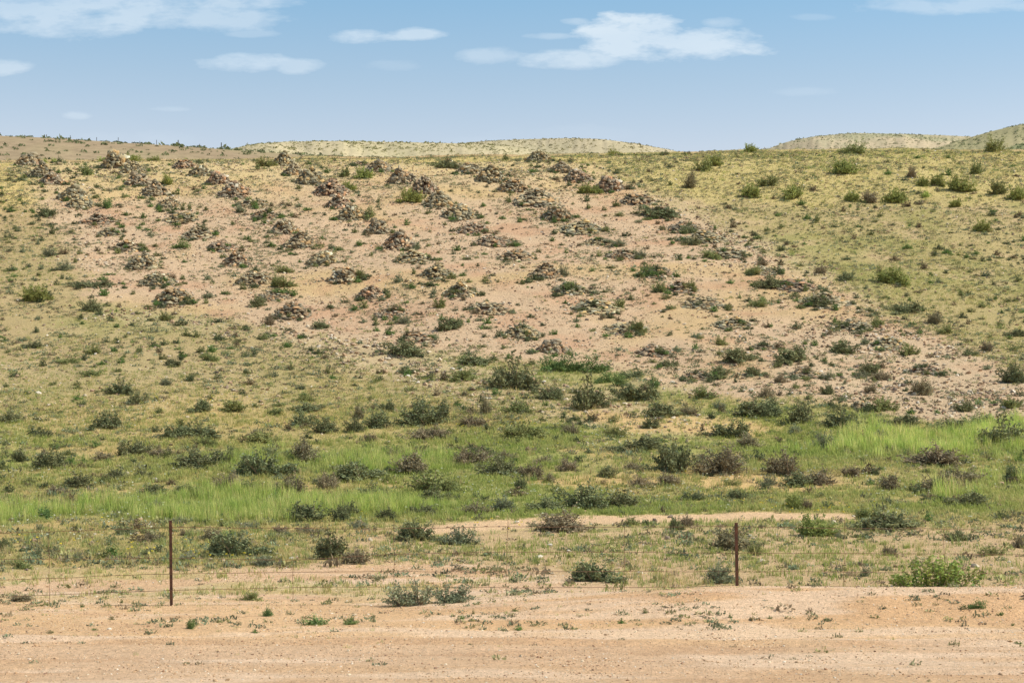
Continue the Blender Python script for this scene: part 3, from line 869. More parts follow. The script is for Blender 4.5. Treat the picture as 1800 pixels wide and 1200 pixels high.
block(600, 540, "325,260,172,62,d 680,250,60,42,l 800,280,60,28,o 345,350,80,37,d 205,385,60,27,d 640,390,130,52,o 60,415,50,22,d 365,440,80,32,o 155,490,55,30,o 240,550,80,47,d 435,510,55,32,l 500,465,70,37,b 810,365,50,47,l 700,310,142,47,d 905,435,202,132,d 1115,490,102,65,d 1300,540,142,142,d 1560,495,192,92,d 1540,375,110,47,d 1385,325,60,27,d 1740,315,100,32,d 605,520,55,32,o 760,565,50,100,b 740,500,50,42,d 430,625,200,102,d 535,590,60,75,d 700,630,120,67,b 910,560,150,62,o 175,640,142,82,d 75,590,80,72,b 65,660,80,62,d 470,700,182,67,b 155,710,80,42,b 605,715,60,42,d 940,700,202,97,o 1130,705,70,32,d 1225,675,100,52,b 1270,620,50,32,d 1450,685,100,52,o 1645,640,80,57,d 1720,580,170,67,d 1540,570,40,27,d 1550,760,222,67,d 280,800,90,52,b 350,880,212,92,b 690,835,202,82,b 830,890,162,82,d 870,810,90,47,b 1070,830,110,47,b 1005,905,142,72,b 1090,925,90,42,b 905,910,40,32,b 1200,865,122,57,b 1190,800,40,27,d 1530,855,80,42,b 1580,870,60,37,b 1405,895,80,47,d 1375,935,50,42,b 1570,950,112,62,b 1735,870,172,142,d 1720,940,132,57,b 945,960,70,52,d 1140,975,80,37,o 505,980,232,112,o 485,1025,142,62,d 165,1005,142,62,d 100,920,212,102,d 35,1100,90,82,d 220,1125,112,62,d 440,1095,122,52,d 700,1090,150,57,b 850,1075,150,77,l 1080,1075,162,57,d 1270,1065,212,102,d 1480,1060,182,77,d 720,1000,80,32,l 1100,340,100,80,t 1190,345,110,85,t 1320,350,120,80,t 1400,400,90,60,t 1480,420,100,60,t 1660,430,60,60,t 880,270,60,30,t 960,550,60,30,t 640,300,80,45,t 1020,450,40,25,l 560,370,60,20,d 740,210,60,25,o 860,215,60,25,o 1640,290,70,25,o")
block(1200, 540, "185,200,72,42,o 65,220,55,32,t 190,250,60,32,o 310,290,152,72,d 570,295,182,77,d 645,195,30,25,t 835,185,40,20,t 850,245,112,52,d 1190,255,90,52,o 1510,255,72,42,d 1615,235,70,42,b 1740,225,70,32,o 195,360,80,42,d 385,365,92,47,d 985,360,112,60,d 1060,385,120,37,b 940,375,100,30,l 280,395,35,27,d 510,400,75,42,b 770,385,60,52,l 600,425,60,37,o 440,480,80,62,b 510,465,50,32,b 665,485,60,42,o 765,460,60,52,d 120,485,102,62,o 1240,465,122,82,b 990,455,75,42,b 1040,420,35,25,t 1735,400,112,80,d 1780,468,50,42,d 845,497,60,30,l 1050,550,130,67,o 1205,560,65,37,t 1340,558,50,27,t 1490,550,90,52,d 1560,510,45,42,g 1730,535,122,47,o 380,580,202,87,d 470,585,100,70,d 620,615,152,90,d 185,535,70,42,l 35,570,80,57,b 840,640,172,92,d 1150,620,150,47,d 250,690,192,77,d 355,745,152,60,b 590,670,80,47,l 105,650,40,42,b 740,750,130,82,l 195,885,252,122,b 560,890,192,112,b 610,945,162,60,d 730,935,152,77,b 890,895,112,52,b 455,940,90,52,l 255,940,80,37,o 1120,965,152,77,b 1340,975,172,92,b 1470,920,192,70,b 1315,845,332,102,b 1495,1050,162,77,d 1770,920,112,82,d 720,1000,80,32,d 310,1020,122,52,d 50,1020,102,42,d 575,1065,112,90,g 655,1070,60,52,b 1400,670,220,80,d 1690,740,210,130,d 1560,640,200,60,d 1040,720,100,60,l 880,690,120,50,b 1290,640,60,40,d")
block(1200, 800, "690,430,202,118,g 965,340,122,57,o 1130,395,292,92,d 950,437,75,37,d 285,500,262,120,b 1090,530,75,52,b 1455,450,122,45,d 1620,530,112,52,o 200,680,182,112,l 375,530,80,62,o 35,380,80,62,b 1775,490,70,72,b 1780,385,60,22,d 250,855,40,27,t 455,858,40,22,t 700,910,30,18,t 760,870,50,18,t 1740,895,35,22,t 1560,810,70,45,t 1480,810,70,30,o 1670,840,60,25,t 960,640,50,60,l 1770,990,60,20,t 1300,1190,40,20,t")
block(600, 800, "420,455,212,92,d 640,475,202,92,l 1200,405,310,102,b 100,575,162,75,b 1350,670,232,97,d 395,795,232,132,l 560,780,190,104,l 1540,370,82,47,o 1605,368,60,42,d 80,385,122,45,l 380,375,45,35,d 1010,375,60,37,l 1700,300,50,42,b 1480,885,55,37,t 35,895,80,42,t 628,862,60,30,t 930,920,80,30,t 695,835,25,30,o 1765,395,60,70,d 920,820,50,25,o 1600,830,50,30,o")
block(0, 800, "1250,540,252,122,d 1740,550,172,112,d 1000,565,132,52,l 1390,585,122,52,l 415,550,72,42,l 120,600,80,52,o 20,490,60,47,d 800,460,100,52,b 1100,455,142,70,b 655,420,102,45,d 755,410,50,32,b 1460,415,100,45,b 1640,415,142,45,b 960,425,90,32,b 1320,390,100,37,l 1230,365,60,27,l 540,460,60,37,o 95,455,60,32,l 640,778,30,28,o 80,770,180,37,b 1330,765,100,42,o 1000,915,60,50,t 1420,850,60,47,t 1690,895,142,42,t 1350,935,50,37,t 500,920,60,20,t 590,865,45,25,o 260,935,80,20,o 435,800,30,30,t")

PROT = {
    'd': [shrub_proto(600 + i, 95, 3300, .060, .5, 5, .15, .055, .017) for i in range(9)],
    'o': [shrub_proto(620 + i, 80, 2600, .058, .45, 4, .18, .055, .017) for i in range(7)],
    'g': [shrub_proto(640 + i, 70, 2600, .060, .5, 4, .25, .06) for i in range(4)],
    'b': [shrub_proto(660 + i, 130, 3000, .052, .4, 5, .3, .05, .020) for i in range(8)],
    't': [shrub_proto(680 + i, 60, 1200, .065, .45, 2, .15, .07) for i in range(4)],
    'l': [shrub_proto(700 + i, 110, 3000, .050, .4, 4, .3, .05, .016, gap=.15) for i in range(4)]}
PM = {}
for k_, L_ in PROT.items():
    PM[k_] = []
    for (lv, lf, lc_), (tv, tf, tc_) in L_:
        PM[k_].append((np_mesh('foliage', lv, lf, lc_), np_mesh('branches', tv, tf, tc_)))
        PM[k_][-1][0].materials.append(M_leaf[k_])
        PM[k_][-1][1].materials.append(M_twig)

LOOK = {'d': 'dark grey-green', 'o': 'olive green', 'g': 'bright yellow-green', 'b': 'dry grey-brown', 't': 'fresh green', 'l': 'pale grey-green'}
NOUN = {'d': 'shrub', 'o': 'shrub', 'g': 'bush', 'b': 'shrub', 't': 'tuft', 'l': 'shrub'}

order = sorted(range(len(SH)), key=lambda i: -SH[i][2] * SH[i][3])
CAND = [SH[i] for i in order]


def heap_relation(x, y):
    best = None
    for (cx, by, w, h, ri, k) in heap_xy:
        dx, dy = x - cx, (y - by) * 1.6
        q = math.hypot(dx, dy)
        if best is None or q < best[0]:
            best = (q, dx, dy, w, ri, k)
    q, dx, dy, w, ri, k = best
    if q > 55:
        return None
    if abs(dx) > abs(dy):
        rel = ('right of' if dx > 0 else 'left of')
    else:
        rel = ('below' if dy > 0 else 'above')
    if abs(dx) < w * .45 and abs(dy) < 14:
        rel = 'at the foot of'
    top = 'top' if k == 0 else ORD[k]
    return rel, f'{top} stone heap down the {ROWN[ri]} slanting row'


def area_phrase(x, y):
    side = 'left' if x < 450 else ('middle left' if x < 900 else ('middle right' if x < 1350 else 'right'))
    if y < 400:
        return f'high on the {side} slope'
    if y < 560:
        return f'halfway up the {side} slope'
    if y < 640:
        return f'on the stony {side} lower slope'
    if y < 725:
        return f'low on the {side} slope'
    if y < 790:
        return f'at the {side} slope foot'
    if y < 845:
        return f'above the near grass strip, {side}'
    if y < 922:
        return f'along the near grass strip, {side}'
    if y < 1010:
        return f'behind the wire fence, {side}'
    return f'on the front sand, {side}'


chosen, leftover, used_labels = [], [], {}
pend = {}
for it in CAND:
    x, y, w, h, k = it
    if not (-5 < x < 1805):
        leftover.append(it); continue
    if len(chosen) >= 296:
        leftover.append(it); continue
    rel = heap_relation(x, y) if y < 680 else None
    if rel:
        r_, ph = rel
        lab = f'{LOOK[k]} {NOUN[k]} {r_} the {ph}'
        if lab in used_labels:
            lab = f'smaller {LOOK[k]} {NOUN[k]} {r_} the {ph}'
            if lab in used_labels:
                leftover.append(it); continue
        used_labels[lab] = 1
        chosen.append((it, lab))
    else:
        key = (k, area_phrase(x, y))
        if len(pend.get(key, [])) >= 9:
            leftover.append(it); continue
        pend.setdefault(key, []).append(len(chosen))
        chosen.append((it, None))
lab_of = {}
CNT = ['leftmost', 'second from left', 'third from left', 'fourth from left', 'fifth from left', 'sixth from left', 'seventh from left', 'eighth from left', 'ninth from left']
for (k, ph), idx in pend.items():
    idx.sort(key=lambda i: chosen[i][0][0])
    for n_, i in enumerate(idx):
        if len(idx) == 1:
            lab_of[i] = f'only sizeable {LOOK[k]} {NOUN[k]} {ph}'
        else:
            lab_of[i] = f'{CNT[n_]} of the {LOOK[k]} {NOUN[k]}s {ph}'.replace('bushs', 'bushes')

rs = random.Random(11)
for i, (it, lab) in enumerate(chosen):
    x, y, w, h, k = it
    lab = lab or lab_of[i]
    p = P(x, y - .5)
    W = w / F * p[1]; H = h / F * p[1] * 1.08
    fm, bm = rs.choice(PM[k])
    name = {'b': 'dry_shrub', 'g': 'bush', 't': 'green_tuft'}.get(k, 'shrub')
    root = link_obj(name, None, None, label=lab, category={'t': 'plant', 'g': 'bush'}.get(k, 'shrub'),
                    group={'t': 'small green plants', 'g': 'bright bushes', 'b': 'dry shrubs'}.get(k, 'desert shrubs'))
    yy = p[1] + W * .22
    xx = p[0] / p[1] * yy
    zz, sl_ = ground_slope(xx, yy)
    root.location = (xx, yy, zz - .02)
    link_obj('foliage', fm, None, root)
    if k != 't':
        link_obj('branches', bm, None, root)
    kk = {'g': .86, 't': 1.1, 'l': .95}.get(k, 1.0)
    root.scale = (W * .80 * kk, W * .60 * kk, H * 1.16 * kk)
    root.rotation_mode = 'ZYX'
    root.rotation_euler = (math.atan(sl_) * .8, rs.uniform(-.14, .14), rs.uniform(-.6, .6) + (math.pi if rs.random() < .5 else 0))

# the broad leafy bush at the right foot of the bank
r_ = np.random.default_rng(77)
LVs, LFs, LCs, TVs, TFs, TCs = [], [], [], [], [], []
nb_ = 0; nt_ = 0
stalks = 74
sx_ = np.concatenate([r_.normal(.05, .42, stalks - 12), r_.uniform(-.98, -.6, 12)])
hh_ = np.where(sx_ < -.5, r_.uniform(.22, .42, stalks), (1 - np.abs(sx_ - .05) ** 1.6 * .62) * r_.uniform(.4, .92, stalks))
for a_, (fx_, hz_) in enumerate(zip(sx_, hh_)):
    root_ = np.array([fx_ * .75, r_.uniform(-.25, .25), 0]); tip_ = np.array([fx_ + r_.normal(0, .1), root_[1] + r_.normal(0, .1), hz_])
    n_ = int(14 + 26 * hz_)
    t_ = np.linspace(.12, 1, n_)
    c_ = root_ + (tip_ - root_) * t_[:, None] + r_.normal(0, .028, (n_, 3)) * np.array([1, 1, .7])
    V_, F_ = leaves_at(c_, .040, .62, r_, .5)
    tone = np.repeat(r_.uniform(.75, 1.25) * r_.uniform(.8, 1.25, n_), 4)
    yel = r_.uniform(0, .25)
    LVs.append(V_); LFs.append(F_ + nb_); nb_ += len(V_); LCs.append(np.stack([tone * (1 + yel), tone, tone * .9], 1))
    V_, F_ = twig_strips(root_[None], tip_[None], .008, r_)
    TVs.append(V_); TFs.append(F_ + nt_); nt_ += len(V_); TCs.append(np.ones((len(V_), 3)) * .9)
M_big = tint_mat('broad_leaves', np.array(lin((138, 162, 88))), transl=.3, rough=.6)
p = P(1650, 1037)
big = link_obj('leafy_bush', None, None, label='broad leafy green bush on top of the sand bank at right', category='bush')
yy = 31.9
big.location = ((1650 - 900) / F * yy, yy, float(zat(np.array([750 / F * yy]), np.array([yy]))[0]) - .03)
big.scale = (.98, .8, .66)
link_obj('foliage', np_mesh('foliage', np.concatenate(LVs), np.concatenate(LFs), np.concatenate(LCs)), M_big, big)
link_obj('branches', np_mesh('branches', np.concatenate(TVs), np.concatenate(TFs), np.concatenate(TCs)), M_twig, big)

# ------------------------------------------------------------------ smaller shrubs that nobody would count
r = np.random.default_rng(21)


def small_proto(seed, n, leaf):
    (lv, lf, lc_), (tv, tf, tc_) = shrub_proto(seed, 26, n, leaf, .45, 2, .3, .09)
    return lv, lf, lc_


SP = [small_proto(800 + i, 420, .10) for i in range(6)]
cols = {'d': (98, 106, 74), 'o': (124, 128, 82), 'g': (150, 164, 84), 'b': (126, 112, 86), 't': (104, 128, 70), 'l': (130, 136, 104)}
pos, sc_, tn = [], [], []
for (x, y, w, h, k) in leftover:
    if y < 275: continue
    p = P(x, y)
    W = w / F * p[1]; H = h / F * p[1]
    pos.append(p - np.array([0, 0, .02])); sc_.append((W * .6, W * .5, H * 1.05)); tn.append(np.array(lin(cols[k])) * r.uniform(.8, 1.2))
# plants growing round the foot of every heap
for (cx, by, w, h, ri, k_) in heap_xy:
    low_ = h / w < .36
    for q in range(r.integers(7, 13) if low_ else r.integers(3, 7)):
        a = r.uniform(-2.9, .3) if r.uniform() < .7 else r.uniform(0, 6.28)
        c0 = P(cx, by)
        Wd = w / F * c0[1] * .62
        xx = c0[0] + math.cos(a) * Wd * r.uniform(.85, 1.25); yy = c0[1] + Wd * .5 + math.sin(a) * Wd * r.uniform(.7, 1.1)
        up_ = 0
        if low_ and q % 2:
            qq = r.uniform(.1, .9); xx = c0[0] + math.cos(a) * Wd * qq; yy = c0[1] + Wd * .68 + math.sin(a) * Wd * qq; up_ = (1 - qq) * h / F * c0[1] * .7
        if yy > 150: continue
        k = r.choice(list('dobtl'), p=[.3, .2, .1, .25, .15])
        wd = r.uniform(.14, .36)
        pos.append(np.array([xx, yy, float(zat(np.array([xx]), np.array([yy]))[0]) - .02 + up_])); sc_.append((wd * 1.2, wd, wd * r.uniform(.6, 1.1))); tn.append(np.array(lin(cols[k])) * r.uniform(.8, 1.2))
# chance-sown ones
dens_sh = np.clip(.12 + .42 * rest * (1 - upper_right * .7) * (1 - upper_mid) + .18 * plot - .7 * front - .7 * track - .5 * semi - .35 * smooth(60, 45, dg) , 0, 1) * (.3 + 1.4 * smooth(.35, .7, fbm(XG, YG, 7, 201, 3)))
X, Y, Z = scatter(g(dens_sh * 1.4), 1.3, 35, 147, r, .3)
for a, b, c in zip(X, Y, Z):
    k = r.choice(list('dobtl'), p=[.34, .2, .2, .16, .10])
    wd = r.uniform(.12, .34) * (1.5 if r.uniform() < .15 else 1)
    pos.append(np.array([a, b, c - .02])); sc_.append((wd, wd * .9, wd * r.uniform(.55, 1.0))); tn.append(np.array(lin(cols[k])) * r.uniform(.8, 1.2))
V, Fc, Cc = merge(SP, np.array(pos), np.array(sc_), np.array(tn), r)
link_obj('low_scrub', np_mesh('low_scrub', V, Fc, Cc), M_stuff, kind='stuff', label='knee-high grey and green scrub scattered over the slope', category='scrub')

# ------------------------------------------------------------------ low plants, grass, stones
nA = fbm(XG, YG, 3.0, 211, 4)
densA = rest * (9 + 5 * sideR) * (.25 + 1.5 * smooth(.35, .65, nA)) + plot * 5.2 * (.25 + 1.5 * smooth(.4, .66, nA)) + front * (8 * smooth(.45, .62, fbm(XG, YG, 1.3, 215, 3)) * (.12 + smooth(27.8, 28.6, dg)) + .25) * smooth(22, 25, dg)
runnel = fbm(XG + .35 * YG, YG * .22, 1.6, 281, 3)
densA = densA * (.45 + 1.1 * smooth(.38, .62, runnel))
densA = densA * (1 - semi * .45) * (1 - track) * (1 - bare_mid * .5) * (1 - lush * .7)
X, Y, Z = scatter(g(densA), 13, 22, 149, r)
n = len(X)
base = np.array([lin(c) for c in ((136, 138, 104), (150, 146, 106), (156, 154, 102), (132, 144, 112), (154, 138, 110), (120, 126, 98))])
tn = base[r.integers(0, 6, n)] * r.uniform(.6, 1.2, (n, 1))
w_ = r.uniform(.06, .17, n) * (1 + .6 * (r.uniform(0, 1, n) < .12))
w_ = w_ * np.where(Y < 34, .72, 1.0)
V, Fc, Cc = merge(TUFTS, np.stack([X, Y, Z - .01], 1), np.stack([w_, w_, w_ * r.uniform(.6, 1.3, n)], 1), tn, r)
link_obj('low_plants', np_mesh('low_plants', V, Fc, Cc), M_stuff, kind='stuff', label='tiny olive plants carpeting the slope between the shrubs', category='ground cover')
print('low plants', n)

# short grass
GR = [blade_clump(500 + i, 9, 1.0, .05, .5, .35) for i in range(6)]
nG = fbm(XG, YG, 5.0, 221, 4)
densG = lower * 34 * (.15 + 1.5 * smooth(.3, .6, nG)) + rest * (1 - smooth(66, 82, A_d) * 1.0) * 0 + rest * smooth(66, 82, A_d) * (8 + 12 * sideR) * (.25 + 1.5 * smooth(.36, .6, nG)) \
    + upper_right * 15 + upper_left * 10 + upper_mid * 12 + plot * smooth(118, 135, A_d) * 4 * smooth(.4, .6, nG)
densG = densG * (1 - track) * (1 - bare_mid * .75) * (1 - semi * .5) * (1 - front)
densG = densG + lush * 30 + damp * 10 * (.4 + 1.2 * nmid) * (1 - bare_mid * .9) + front * smooth(.56, .66, fbm(XG, YG, 1.6, 225, 3)) * 5 * smooth(24.5, 27, dg)
densG = densG + front * smooth(30, 33.5, dg) * 24 * smooth(.42, .6, fbm(XG * .6, YG, 2, 227, 3))
X, Y, Z = scatter(g(densG), 60, 22, 151, r)
keep = r.uniform(0, 1, len(X)) < np.interp(Y, [0, 70, 150], [1, 1, .6])
X, Y, Z = X[keep], Y[keep], Z[keep]
n = len(X)
lu = gsample(lush, X, Y); ur = gsample(np.maximum(upper_right, upper_mid), X, Y); nn = gsample(nbig, X, Y)
gcol = np.array([lin(c) for c in ((182, 176, 114), (168, 170, 104), (160, 168, 108), (194, 176, 122), (150, 164, 96), (202, 188, 138))])
gi = r.choice(6, n, p=[.25, .2, .18, .14, .13, .1])
tn = gcol[gi] * r.uniform(.8, 1.15, (n, 1))
tn = tn + (np.array(lin((156, 172, 98))) - tn) * (lu * .8)[:, None]
tn = tn + (np.array(lin((190, 182, 112))) - tn) * (ur * .6)[:, None]
tn = tn + (np.array(lin((128, 152, 70))) - tn) * ((1 - smooth(.38, .5, nn)) * .5)[:, None]
da = gsample(damp, X, Y)
tn = tn + (np.array(lin((160, 170, 96))) - tn) * (da * .45)[:, None]
hh = r.uniform(.05, .14, n) * (1 + .5 * lu + .4 * da) * np.where(Y < 33, .45, 1) * (1 - .3 * smooth(90, 130, Y))
ww = hh * 1.1
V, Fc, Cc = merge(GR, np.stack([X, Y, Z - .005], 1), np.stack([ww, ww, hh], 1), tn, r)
link_obj('short_grass', np_mesh('short_grass', V, Fc, Cc), M_grass, kind='stuff', label='short yellowing grass over the valley floor and hilltop', category='grass')
print('short grass', n)

# knee-high clumps of half-dry grass
BG = [blade_clump(560 + i, 26, 1.0, .022, .55, .3) for i in range(5)]
densB = rest * (.25 + .9 * lower + .5 * sideR) * smooth(.4, .62, fbm(XG, YG, 4, 271, 4)) * (1 - track) * (1 - semi * .7) + upper_right * .6
X, Y, Z = scatter(g(densB), 2.2, 34, 149, r)
n = len(X)
bc_ = np.array([lin(c) for c in ((186, 180, 118), (164, 170, 100), (150, 162, 104), (196, 180, 132))])
tn = bc_[r.integers(0, 4, n)] * r.uniform(.8, 1.1, (n, 1))
hh = r.uniform(.14, .32, n)
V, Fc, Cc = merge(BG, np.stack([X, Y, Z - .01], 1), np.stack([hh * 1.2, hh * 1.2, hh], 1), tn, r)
link_obj('grass_clumps', np_mesh('grass_clumps', V, Fc, Cc), M_grass, kind='stuff', label='half-dry grass clumps scattered over the slope and valley', category='grass')
print('clumps', n)

# tall grass in the damp strips
TG = [blade_clump(540 + i, 9, 1.0, .016, .35, .16) for i in range(6)]
densT = smooth(.42, .95, lush * (.12 + 1.6 * fbm(XG * .45, YG, 1.5, 231, 3))) * 72
X, Y, Z = scatter(g(densT), 85, 40, 82, r)
n = len(X)
tc_ = np.array([lin(c) for c in ((184, 198, 106), (164, 184, 96), (206, 208, 132), (144, 168, 88))])
tc_ = np.vstack([tc_, [lin((208, 196, 136))]])
tn = tc_[r.choice(5, n, p=[.26, .24, .22, .17, .11])] * r.uniform(.8, 1.15, (n, 1))
hh = r.uniform(.25, .5, n) * (.6 + .8 * gsample(nmid, X, Y)) * (1 + .25 * smooth(0, 8, X)); tn = tn * (1 + .18 * smooth(0, 8, X))[:, None]
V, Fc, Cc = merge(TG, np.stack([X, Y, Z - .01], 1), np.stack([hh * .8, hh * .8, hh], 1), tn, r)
link_obj('tall_grass', np_mesh('tall_grass', V, Fc, Cc), M_grass, kind='stuff', label='tall bright green grass in damp strips at the slope foot', category='grass')
print('tall grass', n)

# wild flowers
fl = (smooth(.58, .68, fbm(XG, YG, 3.5, 241, 3)) * lower * 5 + lush * 1.5) * (1 - semi)
X, Y, Z = scatter(g(fl * (1 - front)), 7, 36, 72, r)
n = len(X)
fv, ff = leaves_at(np.array([[0, 0, 0.], [.6, .3, .1], [-.4, .6, -.1], [.1, -.7, .05]]), .5, .9, np.random.default_rng(5), 2.0)
FP = [(fv, ff, np.ones((len(fv), 3)))]
yl = (fbm(X, Y, 4, 245, 2) > .6)
tn = np.where(yl[:, None], np.array(lin((226, 206, 70)))[None], np.array(lin((214, 216, 190)))[None])
hz = r.uniform(.06, .16, n)
V, Fc, Cc = merge(FP, np.stack([X, Y, Z + hz], 1), np.full((n, 3), .03), tn, r)
link_obj('wild_flowers', np_mesh('wild_flowers', V, Fc, Cc), M_stuff, kind='stuff', label='white and yellow wild flowers speckling the valley grass', category='flowers')

# stones
nS = fbm(XG, YG, 2.0, 251, 3)
densS = rest * 3 + plot * 9.0 * (.3 + 1.4 * smooth(.35, .65, nS)) + stony * 11 * (.3 + 1.3 * smooth(.35, .65, nS)) + upper_right * 1.5
densS = densS * (1 - lush * .9) * (1 - lower * .6)
X, Y, Z = scatter(g(densS), 20, 36, 150, r)
for row in HEAPS:
    for (ax, ay, aw, ah), (bx, by, bw, bh) in zip(row[:-1], row[1:]):
        pa, pb = P(ax, ay - 3), P(bx, by - 3)
        nn_ = 90 if ay < 400 else 45
        t_ = r.uniform(0, 1, nn_)[:, None]
        q_ = pa[:2] * (1 - t_) + pb[:2] * t_ + r.normal(0, .55, (nn_, 2))
        X = np.append(X, q_[:, 0]); Y = np.append(Y, np.minimum(q_[:, 1] + .4, 149))
Z = zat(X, Y)
n = len(X)
sz = np.exp(r.normal(math.log(.045), .5, n)).clip(.02, .13)
sz = sz * (1 + .6 * gsample(stony, X, Y))
pc = np.array([lin(c) for c in ((214, 196, 166), (196, 166, 132), (170, 140, 112), (150, 132, 112), (226, 214, 192), (128, 112, 96))])
tn = pc[r.choice(6, n, p=[.22, .26, .22, .15, .06, .09])] * .75
V, Fc, Cc = merge(STONES, np.stack([X, Y, Z + sz * .15], 1), np.stack([sz] * 3, 1), tn, r, tilt=.3)
link_obj('scattered_stones', np_mesh('scattered_stones', V, Fc, Cc), M_stone, kind='stuff', label='pale and brown stones strewn over the hillside', category='stones')
print('stones', n)
densP = front * 110 * (.3 + 1.2 * smooth(.35, .7, fbm(XG, YG, 1.0, 261, 3))) + semi * 25 + rest * 10
X, Y, Z = scatter(g(densP), 190, 21, 44, r)
n = len(X)
sz = np.exp(r.normal(math.log(.0105), .45, n)).clip(.005, .05)
pc = np.array([lin(c) for c in ((226, 204, 170), (206, 172, 134), (172, 136, 104), (150, 120, 96), (236, 222, 198), (196, 160, 120))])
tn = pc[r.choice(6, n, p=[.2, .26, .16, .1, .08, .2])] * .82
V, Fc, Cc = merge(STONES[:5], np.stack([X, Y, Z + sz * .1], 1), np.stack([sz] * 3, 1), tn, r, tilt=.3)
link_obj('gravel', np_mesh('gravel', V, Fc, Cc), M_stone, kind='stuff', label='fine sandy gravel strewn over the bare front ground', category='gravel')
print('gravel', n)

# ------------------------------------------------------------------ the wire fence
M_rust = bpy.data.materials.new('rusty_steel')
M_rust.use_nodes = True
_t = NT(M_rust.node_tree)
_b = M_rust.node_tree.nodes['Principled BSDF']
_b.inputs['Roughness'].default_value = .8
_tc = _t.n('ShaderNodeTexCoord'); _nz = _t.n('ShaderNodeTexNoise'); _nz.inputs['Scale'].default_value = 14; _nz.inputs['Detail'].default_value = 6
_t.link(_tc.outputs['Object'], _nz.inputs['Vector'])
_t.link(_t.mix(_t.m('MULTIPLY_ADD', _nz.outputs[0], 2.2, -.6, clamp=True), lin((58, 40, 32)), lin((112, 74, 50))), _b.inputs['Base Color'])
M_wire = bpy.data.materials.new('rusty_wire')
M_wire.use_nodes = True
M_wire.node_tree.nodes['Principled BSDF'].inputs['Base Color'].default_value = (*lin((112, 80, 54)), 1)
M_wire.node_tree.nodes['Principled BSDF'].inputs['Roughness'].default_value = .7
FD = 31.75


def fx(px): return (px - 900) / F * FD
def fz(py): return HC - (py - YH) / F * FD


fence = link_obj('wire_fence', None, None, label='rusty wire fence with thin angle-iron posts along the sand bank', category='fence')
fence.location = (0, FD, 0)


def prism(path, secs, cap=True):
    """sweep: list of (centre, [offsets]) -> mesh arrays of quads"""
    V = []; Q = []
    k = len(secs[0])
    for c, s_ in zip(path, secs):
        for o_ in s_:
            V.append((c[0] + o_[0], c[1] + o_[1], c[2] + o_[2]))
    for i in range(len(path) - 1):
        for a in range(k):
            b = (a + 1) % k
            Q.append((i * k + a, i * k + b, (i + 1) * k + b, (i + 1) * k + a))
    return np.array(V), np.array(Q)


def post(px_top, py_top, px_bot, lab=None):
    L = [(-.026, -.026), (.026, -.026), (.026, -.019), (-.019, -.019), (-.019, .026), (-.026, .026)]
    x1, x0 = fx(px_top), fx(px_bot)
    ztop = fz(py_top); zb = float(zat(np.array([x0]), np.array([FD]))[0]) - .3
    n = 14
    path = []; secs = []
    for i in range(n + 1):
        t = i / n
        path.append((x0 + (x1 - x0) * t, 0, zb + (ztop - zb) * t))
        secs.append([(a * (1 + .02 * math.sin(i * 2.1)), b, 0) for a, b in L])
    V, Q = prism(path, secs)
    me = np_mesh('post', V, Q)
    # cap
    import bmesh
    bm = bmesh.new(); bm.from_mesh(me)
    bm.verts.ensure_lookup_table()
    bm.faces.new([bm.verts[n * 6 + i] for i in range(6)])
    bm.to_mesh(me); bm.free()
    o = link_obj('post', me, M_rust, fence)
    if lab: o['label'] = lab
    return o


post(300, 914, 302, 'taller rusty post at left')
post(1294, 918, 1296, 'rusty post sunk in the bank at right')
post(-690, 924, -688)
post(2290, 912, 2290)
def tie(px, py):
    x, z = fx(px), fz(py)
    V, Q = prism([(x - .032, -.034, z + .004), (x + .034, -.034, z - .004), (x + .036, .034, z), (x - .034, .036, z + .003)], [[(0, -.004, -.005), (0, .004, -.005), (0, .004, .005), (0, -.004, .005)]] * 4)
    link_obj('wire_tie', np_mesh('wire_tie', V, Q), M_wire, fence)


for px_, ys_ in ((300, (927, 981, 1008, 1037)), (1295, (925, 972, 1004, 1030))):
    for y_ in ys_:
        tie(px_, y_)
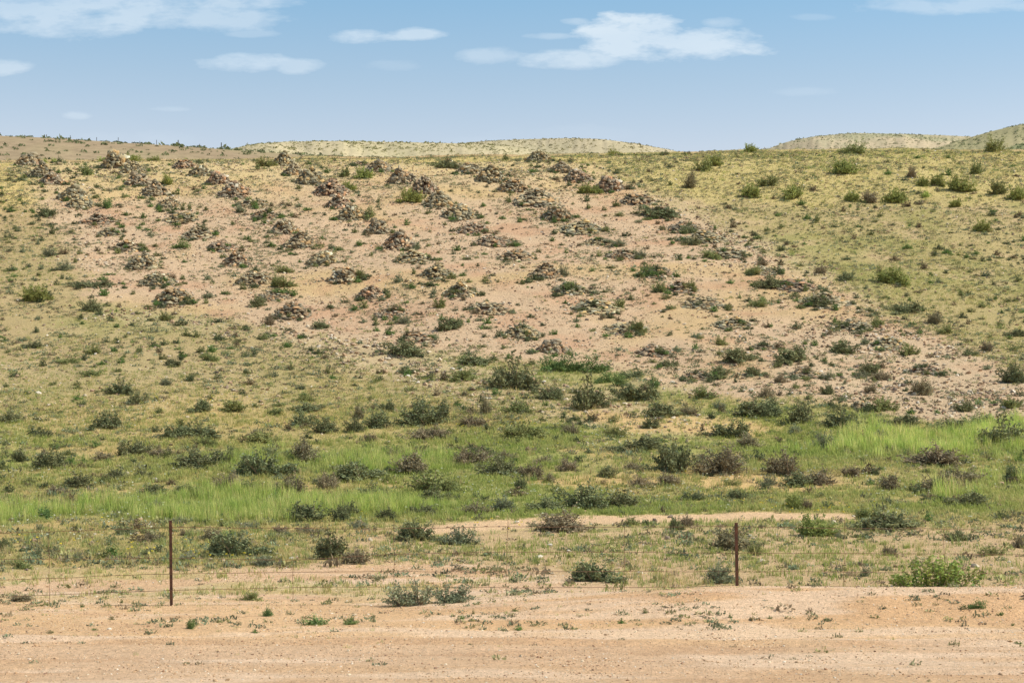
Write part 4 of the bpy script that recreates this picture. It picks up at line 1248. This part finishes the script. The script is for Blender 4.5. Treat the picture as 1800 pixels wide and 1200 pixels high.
# wires: rows of (px, py)
wires = [[(-690, 940), (0, 937), (300, 927), (692, 929), (893, 925), (1098, 926), (1295, 925), (1485, 928), (1650, 929), (1800, 931), (2290, 930)],
         [(-690, 990), (0, 983), (300, 981), (515, 984), (692, 974), (893, 970), (1098, 970), (1295, 972), (1485, 972), (1800, 974), (2290, 970)],
         [(-690, 1030), (0, 1019), (300, 1008), (515, 1005), (692, 1004), (893, 1004), (1295, 1004), (1485, 1005), (1800, 1008), (2290, 1004)],
         [(-690, 1062), (0, 1049), (300, 1037), (515, 1032), (692, 1031), (893, 1032), (1098, 1032), (1295, 1030), (1485, 1031), (1800, 1032), (2290, 1030)]]
for wi, pts in enumerate(wires):
    xs = np.linspace(-690, 2290, 260)
    ys = np.interp(xs, [a for a, b in pts], [b for a, b in pts]) + (fbm(xs, xs * 0, 60, 300 + wi, 3) - .5) * 2.2
    rad = .0040
    path = [(fx(a), .03, fz(b)) for a, b in zip(xs, ys)]
    secs = [[(0, math.cos(q) * rad, math.sin(q) * rad) for q in (0, 1.57, 3.14, 4.71)]] * len(xs)
    V, Q = prism(path, secs)
    # barbs
    link_obj('wire', np_mesh('wire', V, Q), M_wire, fence)
for (px, y0, y1, dx) in [(-110, 930, 1070, 2), (85, 925, 1068, 1), (515, 983, 1058, -1), (692, 912, 1052, 1), (893, 905, 1050, -4), (1098, 925, 1045, -1), (1485, 912, 1028, -1),
                         (1660, 925, 1012, 1), (1880, 925, 1040, 0)]:
    ys = np.linspace(y0, y1, 14)
    path = [(fx(px + dx * (b - y0) / (y1 - y0) + math.sin(b * .11) * .6), .036, fz(b)) for b in ys]
    rad = .0036
    secs = [[(math.cos(q) * rad, math.sin(q) * rad, 0) for q in (0, 1.57, 3.14, 4.71)]] * len(ys)
    V, Q = prism(path, secs)
    link_obj('stay_wire', np_mesh('stay_wire', V, Q), M_wire, fence)

# ------------------------------------------------------------------ fence along the skyline of the brown hill
XH, DH, ZH, PXH = HL
rf = link_obj('ridge_fence', None, None, label='distant line of thin fence posts along the brown hill skyline', category='fence')
tops = []
M_dark = bpy.data.materials.new('weathered_post'); M_dark.use_nodes = True
M_dark.node_tree.nodes['Principled BSDF'].inputs['Base Color'].default_value = (*lin((84, 80, 76)), 1)
for px, th in [(40, 2), (81, 4), (123, 5), (166, 5), (207, 7), (243, 3), (272, 7), (313, 9), (350, 5), (387, 10), (430, 3), (470, 3), (520, 3), (560, 3)]:
    i = int(np.clip(np.searchsorted(PXH, px), 0, len(PXH) - 1))
    j = int(np.argmax((ZH[i] - HC) / DH[i]))
    x, d, z = XH[i, j], DH[i, j], ZH[i, j]
    hgt = (th + 1.5) / F * d
    w = .035 if th < 9 else .06
    V, Q = prism([(x, d, z - .3), (x + .01, d, z + hgt)], [[(-w, -w, 0), (w, -w, 0), (w, w, 0), (-w, w, 0)]] * 2)
    Q = np.vstack([Q, [[4, 5, 6, 7]]])
    link_obj('post', np_mesh('post', V, Q), M_dark, rf)
print('things', len(chosen), 'left', len(leftover), 'heaps', len(heap_xy))
